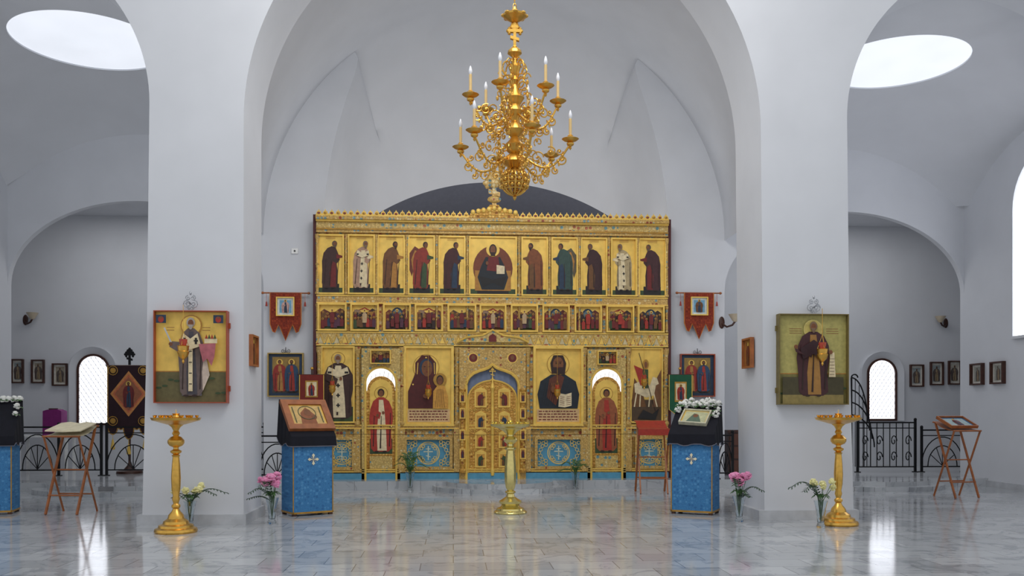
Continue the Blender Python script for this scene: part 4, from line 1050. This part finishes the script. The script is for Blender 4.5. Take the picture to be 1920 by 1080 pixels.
for s_ in (-1, 1):
    b = B(); b.add([(0, -.2, 0), (s_*.26, -.2, .01), (s_*.26, .2, .11), (0, .2, .1), (0, -.2, .02), (s_*.12, -.2, .04), (s_*.26, -.2, .025), (s_*.26, .2, .125), (s_*.12, .2, .14), (0, .2, .12)], [(0, 1, 2, 3), (4, 5, 8, 9), (5, 6, 7, 8), (0, 4, 5, 6, 1), (3, 9, 8, 7, 2), (1, 6, 7, 2)], CREAM); b.obj('page_block', ob)
g = G(1794, 932)
xstand((g[0], g[1], 0), radians(10), .5, 'folding wooden stand holding a slanted blue icon', 'icon', h=1.25)
ob = top('icon_board', 'slanted icon with blue edge resting on a folding stand', 'icon', (g[0], g[1], 1.24)); ob.rotation_euler = (radians(-66), 0, radians(10))
p = Pic(-.01); p.bx(-.24, .24, -.01, .01, -.18, .18, C(60, 110, 150)); p.rect(-.2, .2, -.14, .14, C(150, 170, 170)); saint(p, 0, -.13, .26, MAR, BL, 0, wide=1.5); p.obj('painting', ob, smooth=False); frame_b(-.24, .24, -.18, .18, .02, -.04, .01, WOOD).obj('frame', ob)
g = G(1218, 922)
xstand((g[0], g[1]-.2, 0), radians(-4), .52, 'folding wooden stand draped with a red cloth', 'red', h=1.26, dep=.5)

# ------------------------------------------------------------ CHANDELIER
YC = 10.0
cxw, _, _ = P(965, 300, YC)
def CZ(v): return CH-(v-HV)/F*YC
ch = top('chandelier', 'large ornate gilded two-tier chandelier with candle bulbs', 'chandelier', (cxw, YC, CZ(373)))
def cz(v): return CZ(v)-CZ(373)
b = B()
z = cz(18); k = 0
while z < cz(-260):
    pts = [(.018*cos(a)*(1 if k % 2 else 0), .018*cos(a)*(0 if k % 2 else 1), z+.03*sin(a)) for a in [2*pi*i/10 for i in range(10)]]
    b.tube(pts, .005, GOLD, 5, closed=True); z += .048; k += 1
b.obj('chain', ch)
b = B(); b.lathe([(.01, 0), (.05, .02), (.13, .07), (.135, .09), (.1, .1), (.04, .13), (.02, .18)], GOLD, (0, 0, cz(42)), 24)
for i in range(8):
    a = 2*pi*i/8; b.ell((.125*cos(a), .125*sin(a), cz(42)+.085), (.03, .03, .02), GOLD, 8, 6)
b.obj('crown_rosette', ch)
b = B(); cross_b(b, 0, cz(88), cz(42)-cz(88), -.018, .018, GOLD, t=.032); b.obj('cross', ch)
b = B()
pr_ = [(.015, 84), (.04, 88), (.075, 94), (.08, 99), (.05, 103), (.02, 108), (.03, 116), (.07, 125), (.05, 135), (.03, 142), (.06, 150), (.03, 158), (.06, 170), (.11, 183), (.06, 196), (.1, 208), (.06, 216), (.04, 226), (.09, 236), (.11, 243), (.08, 250), (.04, 256), (.07, 264), (.12, 272), (.09, 282), (.05, 288), (.12, 297), (.14, 304), (.07, 312), (.04, 318)]
b.lathe([(r, cz(v)) for r, v in reversed(pr_)], GOLD, n=28); b.obj('stem', ch)
b = B(); zc_ = cz(339); r = .155
for k in range(6):
    a = pi*k/6
    b.tube([(r*cos(t)*cos(a), r*cos(t)*sin(a), zc_+r*sin(t)) for t in [2*pi*i/24 for i in range(24)]], .011, GOLD, 5, closed=True)
for q in (-.6, -.2, .2, .6):
    rr_ = r*sqrt(1-q*q); b.tube([(rr_*cos(t), rr_*sin(t), zc_+r*q) for t in [2*pi*i/24 for i in range(24)]], .01, GOLD, 5, closed=True)
for k in range(12):
    for q in (-.4, 0, .4):
        a = 2*pi*(k+.5)/12; rr_ = r*sqrt(1-q*q); b.ell((rr_*cos(a), rr_*sin(a), zc_+r*q), (.022, .022, .022), GOLD, 8, 6)
b.obj('openwork_ball', ch)
b = B(); b.lathe([(.002, cz(375)), (.018, cz(372)), (.022, cz(369)), (.01, cz(366)), (.03, cz(363)), (.05, cz(361))], GOLD, n=14); b.obj('finial', ch)
b = B()
def spiral(cx_, zc2, r0, s0, sg, turns=20, k=.42): return [(cx_+r0*(1-i/(turns+2))*cos(s0+sg*i*k), zc2+r0*(1-i/(turns+2))*sin(s0+sg*i*k)) for i in range(turns)]
for k in range(6):
    a = 2*pi*k/6+.2
    def sw(pts, r=.009):
        b.tube([(x*cos(a), x*sin(a), z) for x, z in pts], r, GOLD, 6)
    sw([(.03, cz(150))]+[(.09+.05*cos(t), cz(128)+.08*sin(t)) for t in [-2+.5*i for i in range(11)]])
    sw([(.03, cz(172))]+[(.1+.045*cos(t), cz(158)+.05*sin(t)) for t in [-2.2+.55*i for i in range(11)]])
    sw([(.02, cz(112)), (.07, cz(108)), (.1, cz(116)), (.08, cz(124)), (.06, cz(118))], .008)
    for (cc, vv, rr_, s0, sg) in ((.14, 140, .05, 0, 1), (.16, 178, .06, 3, -1), (.18, 226, .06, 2, -1), (.24, 206, .055, 0, 1), (.28, 262, .06, 4, -1), (.2, 286, .06, 0, 1), (.3, 240, .045, 2, 1)):
        sw(spiral(cc, cz(vv), rr_, s0, sg, 16), .007)
    for vv, rr_ in ((186, .2), (222, .24), (258, .26), (150, .15)): b.ell((rr_*cos(a), rr_*sin(a), cz(vv)), (.016, .016, .028), GOLD, 8, 6)
b.obj('scrollwork', ch)
def arm(rad, zcup, zroot):
    b = B()
    L = rad-.07; pts = []
    for i in range(21):
        t = i/20
        x = .06+L*(t**.9)*1.0
        z = zroot+(zcup-.05-zroot)*t-.19*sin(pi*min(1, t*1.02))*(1+.35*(t-.5))
        pts.append((min(x, rad), 0, z))
    pts[-1] = (rad, 0, zcup-.03)
    b.tube(pts, .012, GOLD, 8)
    for (cx_, dz_, r0, s0, sg) in [(.35, -.02, .075, 0, 1), (.62, -.0, .065, 2, -1), (.86, -.12, .06, 3, 1), (.5, -.2, .055, 1, -1), (.2, .08, .05, 1, 1), (.8, -.02, .04, 0, -1), (.72, -.22, .045, 2, 1), (.28, -.18, .05, 3, -1)]:
        c = (.06+L*cx_, zroot+(zcup-zroot)*cx_-.06+dz_)
        b.tube([(x_, 0, z_) for x_, z_ in spiral(c[0], c[1], r0, s0, sg)], .008, GOLD, 6)
        b.ell((c[0], 0, c[1]), (.014, .014, .014), GOLD, 6, 5)
    for i in (3, 5, 7, 9, 11, 13, 15, 17):
        p = pts[i]; b.ell(p, (.016, .018, .016), GOLD, 8, 6)
        b.ell((p[0]+.01, 0, p[2]-.035), (.012, .005, .026), GOLD, 6, 5)
    ao = b.obj('arm', ch)
    b = B(); b.lathe([(.004, -.09), (.016, -.07), (.009, -.055), (.038, -.035), (.042, -.018), (.025, -.004), (.07, .012), (.095, .03), (.09, .033), (.03, .015), (.026, .05), (.032, .065), (.022, .075)], GOLD, (rad, 0, zcup), 18); b.obj('drip_cup', ao)
    b = B(); b.lathe([(.0165, .07), (.0165, .25), (.012, .255)], WAX, (rad, 0, zcup), 12); b.obj('candle_sleeve', ao)
    b = B(); b.lathe([(.011, .252), (.021, .275), (.02, .3), (.01, .335), (.002, .35)], BULB, (rad, 0, zcup), 12); b.obj('bulb', ao)
    return ao
for rad, vc, vr, ph in ((.5, 187, 215, 8), (.63, 272, 290, -17)):
    ao = arm(rad, cz(vc), cz(vr))
    for k in range(6):
        rz = radians(ph+60*k)
        if k == 0: ao.rotation_euler = (0, 0, rz)
        else: clone(ao, ch, (0, 0, 0), (0, 0, rz))

# ------------------------------------------------------------ SIDE CHAPEL FURNISHING
def framed_at(loc, rz, W, H, tone, lab):
    e = top('framed_picture', lab, 'picture', loc, rz, group='framed icon prints on the chapel wall')
    p = Pic(-.02); p.bx(-W/2, W/2, -.02, 0, 0, H, C(214, 210, 200)); p.rect(-W*.36, W*.36, H*.1, H*.9, tone)
    saint(p, 0, H*.12, H*.74, C(90, 80, 76), C(150, 130, 100), 0, wide=1.5, halo=None)
    p.obj('print', e, smooth=False); frame_b(-W/2, W/2, 0, H, .03, -.075, 0, WOODD).obj('frame', e)
def framed(u0, u1, v0, v1, Y, lab, tone):
    uc = (u0+u1)/2; x0, x1 = P(u0, 700, Y)[0], P(u1, 700, Y)[0]; z0, z1 = P(uc, v1, Y)[2], P(uc, v0, Y)[2]
    framed_at(((x0+x1)/2, Y, z0), 0, x1-x0, z1-z0, tone, lab)
LP = 'dark wood framed icon print on the chapel wall'
for (a, c, d, f_) in [(25, 43, 676, 716), (63, 82, 677, 716), (102, 125, 684, 721)]:
    framed(a, c, d, f_, YB, LP, R.choice([C(150, 160, 160), C(160, 150, 130), C(130, 140, 150)]))
for (a, c, d, f_) in [(1707, 1728, 686, 723), (1745, 1765, 681, 720), (1779, 1798, 679, 719)]:
    framed(a, c, d, f_, YB, LP, R.choice([C(150, 160, 160), C(190, 185, 170), C(130, 140, 150)]))
for yy in (16.8, 16.14):
    framed_at((XR, yy, 1.98), -pi/2, .34, .36, C(150, 150, 140), 'dark wood framed icon print on the side wall')

def sconce(u, v, Y, sg):
    x, _, z = P(u, v, Y)
    e = top('wall_sconce', 'brass wall sconce with frosted glass tulip shade', 'wall lamp', (x, Y, z), group='wall sconces')
    b = B(); b.ell((0, -.01, 0), (.06, .02, .12), WOODD); b.obj('backplate', e)
    b = B(); b.tube([(0, -.02, -.02), (sg*.08, -.08, -.09), (sg*.17, -.14, -.06), (sg*.22, -.16, .01)], .02, WOODD, 8); b.obj('arm', e)
    b = B(); b.lathe([(.03, 0), (.06, .03), (.1, .1), (.13, .15), (.12, .15), (.05, .04)], M('frosted_glass', (205, 190, 165), .3), (sg*.22, -.16, 0), 16); b.obj('shade', e)
sconce(48, 600, YB, 1); sconce(1773, 606, YB, -1)
sconce(1353, 605, YW, 1)

def railing(x0, x1, Y, z, h, lab, arcs=True):
    e = top('iron_railing', lab, 'railing', (x0, Y, z)); W = x1-x0
    n = max(1, round(W/1.0))
    for i in range(n+1):
        b = B(); b.bx(W*i/n-.022, W*i/n+.022, -.022, .022, 0, h+.03, IRON); b.ell((W*i/n, 0, h+.05), (.035, .035, .035), IRON, 8, 6); b.bx(W*i/n-.05, W*i/n+.05, -.05, .05, 0, .015, IRON); b.obj('post', e)
    b = B(); b.bx(0, W, -.03, .03, h-.03, h, IRON); b.obj('top_rail', e)
    b = B(); b.bx(0, W, -.012, .012, .1, .125, IRON); b.bx(0, W, -.012, .012, h-.14, h-.12, IRON); b.obj('lower_rail', e)
    b = B()
    for i in range(n):
        a = W*i/n; w = W/n
        if arcs:
            for r_ in (1., .7):
                b.tube([(a+w/2-w/2*r_*cos(radians(t)), 0, .12+(h-.28)*r_*sin(radians(t))) for t in range(0, 181, 12)], .012, IRON, 5)
            for t in (35, 65, 90, 115, 145): b.tube([(a+w/2, 0, .13), (a+w/2-w/2*.7*cos(radians(t)), 0, .12+(h-.28)*.7*sin(radians(t)))], .009, IRON, 5)
        else:
            k = 0
            while k < w: b.tube([(a+k, 0, .11), (a+k, 0, h-.03)], .011, IRON, 5); k += .14
            for s_ in range(4):
                for zz in (.3, .62): b.tube([(a+w*(s_+.5)/4+.07*cos(t)*(1-t/9), 0, h*zz+.13*sin(t)*(1-t/9)) for t in [.5*i for i in range(16)]], .012, IRON, 5)
    b.obj('scrollwork', e)
    return e
YR = 18.35
railing(P(30, 800, YR)[0], P(190, 800, YR)[0], YR, SOL, .98, 'black wrought iron railing with arched scrollwork')
railing(P(200, 800, YR)[0], -3.8, YR, SOL, .98, 'black wrought iron railing section behind a banner')
rl = railing(P(1608, 790, YR)[0], P(1716, 790, YR)[0], YR, SOL, 1.06, 'black wrought iron railing with upright bars and scrolls', arcs=False)
b = B()
for k in range(4):
    b.tube([(-.02+.5*sin(t/12*pi/2)*(.7+.16*k), .25+.06*k, 2.0-.26*k-(.95-.08*k)*(1-cos(t/12*pi/2))) for t in range(13)], .015, IRON, 6)
for t in range(1, 6): b.tube([(-.02+.085*t, .25, .1), (-.02+.085*t, .25, 2.0-.04*t*t)], .008, IRON, 5)
b.tube([(-.02, .25, 0), (-.02, .25, 2.0)], .02, IRON, 6)
b.tube([(-.02+.07*(1-cos(t/8*pi)), .25, 2.0+.07*sin(t/8*pi)) for t in range(9)], .016, IRON, 6)
b.obj('stair_handrail', rl)
railing(P(1728, 790, YR)[0], XR+.6, YR, SOL, .9, 'low black iron railing section beside the chapel wall')
ra = railing(CX-RO+.05, P(588, 800, 16.64)[0]-.32, 16.64, SOL, .84, 'short black iron railing beside the iconostasis')
railing(P(1345, 800, 16.64)[0], CX+RO-.05, 16.64, SOL, .84, 'short black iron railing by the altar wall')
xA, xB = P(588, 800, 16.64)[0]-.32, P(1345, 800, 16.64)[0]-.07; ox = ra.location.x
b = B(); b.tube([(xA-ox+(xB-xA)*i/30, 0, .87-.03*sin(pi*i/30)) for i in range(31)], .004, IRON, 5)
b.obj('barrier_rope', ra, label='thin dark rope')
e = top('cabinet', 'small dark brown wooden cabinet by the altar wall', 'cabinet', (P(1380, 800, 17.9)[0], 17.95, SOL))
b = B(); b.bx(-.2, .2, -.2, .2, 0, .85, WOODD); b.bx(-.23, .23, -.23, .23, .85, .9, WOODD); b.obj('body', e)
for k in range(3):
    b = B(); b.bx(-.17, .17, -.215, -.2, .06+.27*k, .29+.27*k, M('brown_wood', (92, 50, 34), .4)); d = b.obj('drawer', e); b = B(); b.ell((0, -.225, .18+.27*k), (.015, .015, .015), BRASS, 8, 6); b.obj('knob', d)
Y = 19.0; x = P(243, 800, Y)[0]
e = top('processional_banner', 'dark velvet processional banner with diamond icon and gold tassels', 'banner', (x, Y, SOL))
ztop = P(243, 686, Y)[2]-SOL; zbot = P(243, 800, Y)[2]-SOL; w = 76/F*18.6
b = B(); b.lathe([(.26, 0), (.25, .05), (.12, .08), (.05, .16), (.025, .22), (.022, ztop)], WOODD, n=18); b.obj('pole', e)
b = B(); cross_b(b, 0, ztop+.02, .32, -.015, .015, IRON, t=.045); b.obj('cross_finial', e)
b = B(); b.tube([(-w/2-.04, -.03, ztop), (w/2+.04, -.03, ztop)], .016, WOODD); b.obj('rod', e)
def scal(xc, hw, dz_, n=7): return [(xc-hw*cos(pi*i/n), zbot-dz_*sin(pi*i/n)) for i in range(n+1)]
p = B(); pl = [(-w/2, ztop)]+scal(-w*.38, w*.12, .16)+scal(-w*.19, w*.06, .06)[1:]+scal(0, w*.13, .26)[1:]+scal(w*.19, w*.06, .06)[1:]+scal(w*.38, w*.12, .16)[1:]+[(w/2, ztop)]
p.prism(pl, -.05, -.035, M('aubergine_velvet', (44, 22, 30), .9)); p.obj('cloth', e, smooth=False)
b = B(); b.tube([(a, -.05, c) for a, c in pl], .012, GLEAFD, 5); b.obj('fringe', e)
cz0 = (ztop+zbot)/2+.05
p = Pic(-.055); p.sh([(-w*.44, cz0), (0, cz0-.47), (w*.44, cz0), (0, cz0+.47)], C(196, 130, 70)); p.sh([(-w*.38, cz0), (0, cz0-.4), (w*.38, cz0), (0, cz0+.4)], C(190, 100, 64)); p.sh([(-w*.33, cz0), (0, cz0-.35), (w*.33, cz0), (0, cz0+.35)], C(150, 90, 60)); saint(p, 0, cz0-.28, .54, MAR, BL, 0, wide=1.3)
for sx in (-1, 1):
    for zz in (ztop-.1, zbot+.12): p.el(sx*w*.36, zz, .06, .06, GLEAFD, 10); p.ring(sx*w*.36, zz, .1, .085, GLEAFD, 12)
p.obj('icon', e, smooth=False)
for sx, L in ((-.38, -.02), (.38, -.02), (0, -.12)):
    b = B(); b.tube([(sx*w, -.05, zbot-.13+L), (sx*w, -.05, zbot-.25+L)], .006, GLEAF, 4); b.lathe([(.015, -.24+L), (.045, -.42+L), (.04, -.45+L)], GLEAF, (sx*w, -.05, zbot), 10); b.obj('tassel', e)
Y = 20.3; xx0, xx1 = P(40, 800, Y)[0], P(136, 800, Y)[0]
e = top('side_table', 'small white table by the chapel wall', 'table', ((xx0+xx1)/2, Y, SOL)); w = (xx1-xx0)
b = B(); b.bx(-w/2, w/2, -.25, .25, .72, .76, WHITE); b.obj('table_top', e)
for sx in (-1, 1):
    for sy in (-1, 1): b = B(); b.bx(sx*(w/2-.05)-.025, sx*(w/2-.05)+.025, sy*.2-.025, sy*.2+.025, 0, .72, WHITE); b.obj('leg', e)
x = P(103, 780, Y)[0]
e = top('collection_box', 'box draped in purple cloth on a small table', 'box', (x, Y, SOL+.76))
b = B(); b.prism([(-.2, 0), (.2, 0), (.195, .53), (.1, .57), (-.1, .56), (-.195, .53)], -.15, .15, M('purple_cloth', (128, 34, 110), .85)); b.obj('cloth_cover', e)
b = B(); b.bx(-.1, .1, -.08, .08, .56, .59, WOODD); b.obj('lid', e)
x, _, z = P(553, 471, YW); e = top('wall_sensor', 'small white wall mounted sensor box', 'sensor', (x, YW, z)); b = B(); b.bx(-.06, .06, -.03, 0, -.05, .05, WHITE); b.obj('housing', e); b = B(); b.ell((0, -.03, 0), (.02, .012, .02), C(90, 90, 90)); b.obj('lens', e)

# ------------------------------------------------------------ LIGHT + CAMERA
w = bpy.data.worlds.new('World'); SC.world = w; w.use_nodes = True
bg = w.node_tree.nodes['Background']; bg.inputs[0].default_value = (.93, .96, 1., 1); bg.inputs[1].default_value = .66
def area(loc, rot, sx, sy, e, col=(1, 1, 1), nm='daylight'):
    l = bpy.data.lights.new(nm, 'AREA'); l.shape = 'RECTANGLE'; l.size = sx; l.size_y = sy; l.energy = e; l.color = col
    o = bpy.data.objects.new(nm, l); COL.objects.link(o); o.location = loc; o.rotation_euler = rot; return o
area((AX, 8.0, 8.8), (radians(48), 0, 0), 4, 3, 225, (1, .99, .97), 'dome_daylight')
area((CX, 13.1, 8.05), (radians(26), 0, 0), 3.6, .8, 60, (1, .99, .97), 'altar_fill')  # added fill, out of frame behind the front arch; brightens the altar bay
area((CX, 17.85, 4.2), (radians(180), 0, 0), 6.0, .6, 42, (1, 1, 1), 'conch_fill')  # added fill hidden behind the iconostasis, lifts the conch from below
area((-6.5, 19.0, 5.86), (0, 0, 0), 4, 1.6, 48, (1, 1, 1), 'chapel_fill')  # added fill for both dark chapels, unseen above the bay arches
area((8.5, 19.0, 5.86), (0, 0, 0), 4, 1.6, 48, (1, 1, 1), 'chapel_fill')
def aim(o, t):
    d = Vector(t)-o.location; o.rotation_euler = d.to_track_quat('-Z', 'Y').to_euler()
o = area((-3.55, 13.1, 3.4), (0, 0, 0), .7, .7, 26, (1, 1, 1), 'aisle_fill'); aim(o, (-6.2, 15.2, 7.5))  # added fill on both sides, hidden behind the piers, brightens aisle ceilings
o = area((4.8, 13.1, 3.4), (0, 0, 0), .7, .7, 26, (1, 1, 1), 'aisle_fill'); aim(o, (7.8, 15.2, 7.5))
cam = bpy.data.cameras.new('Camera'); co = bpy.data.objects.new('Camera', cam); COL.objects.link(co)
co.location = (0, 0, CH); co.rotation_euler = (pi/2, 0, -TH)
cam.sensor_width = 36; cam.lens = 36*F/1920; cam.shift_y = (HV-540)/1920; cam.clip_end = 200
SC.camera = co
SC.view_settings.view_transform = 'Standard'
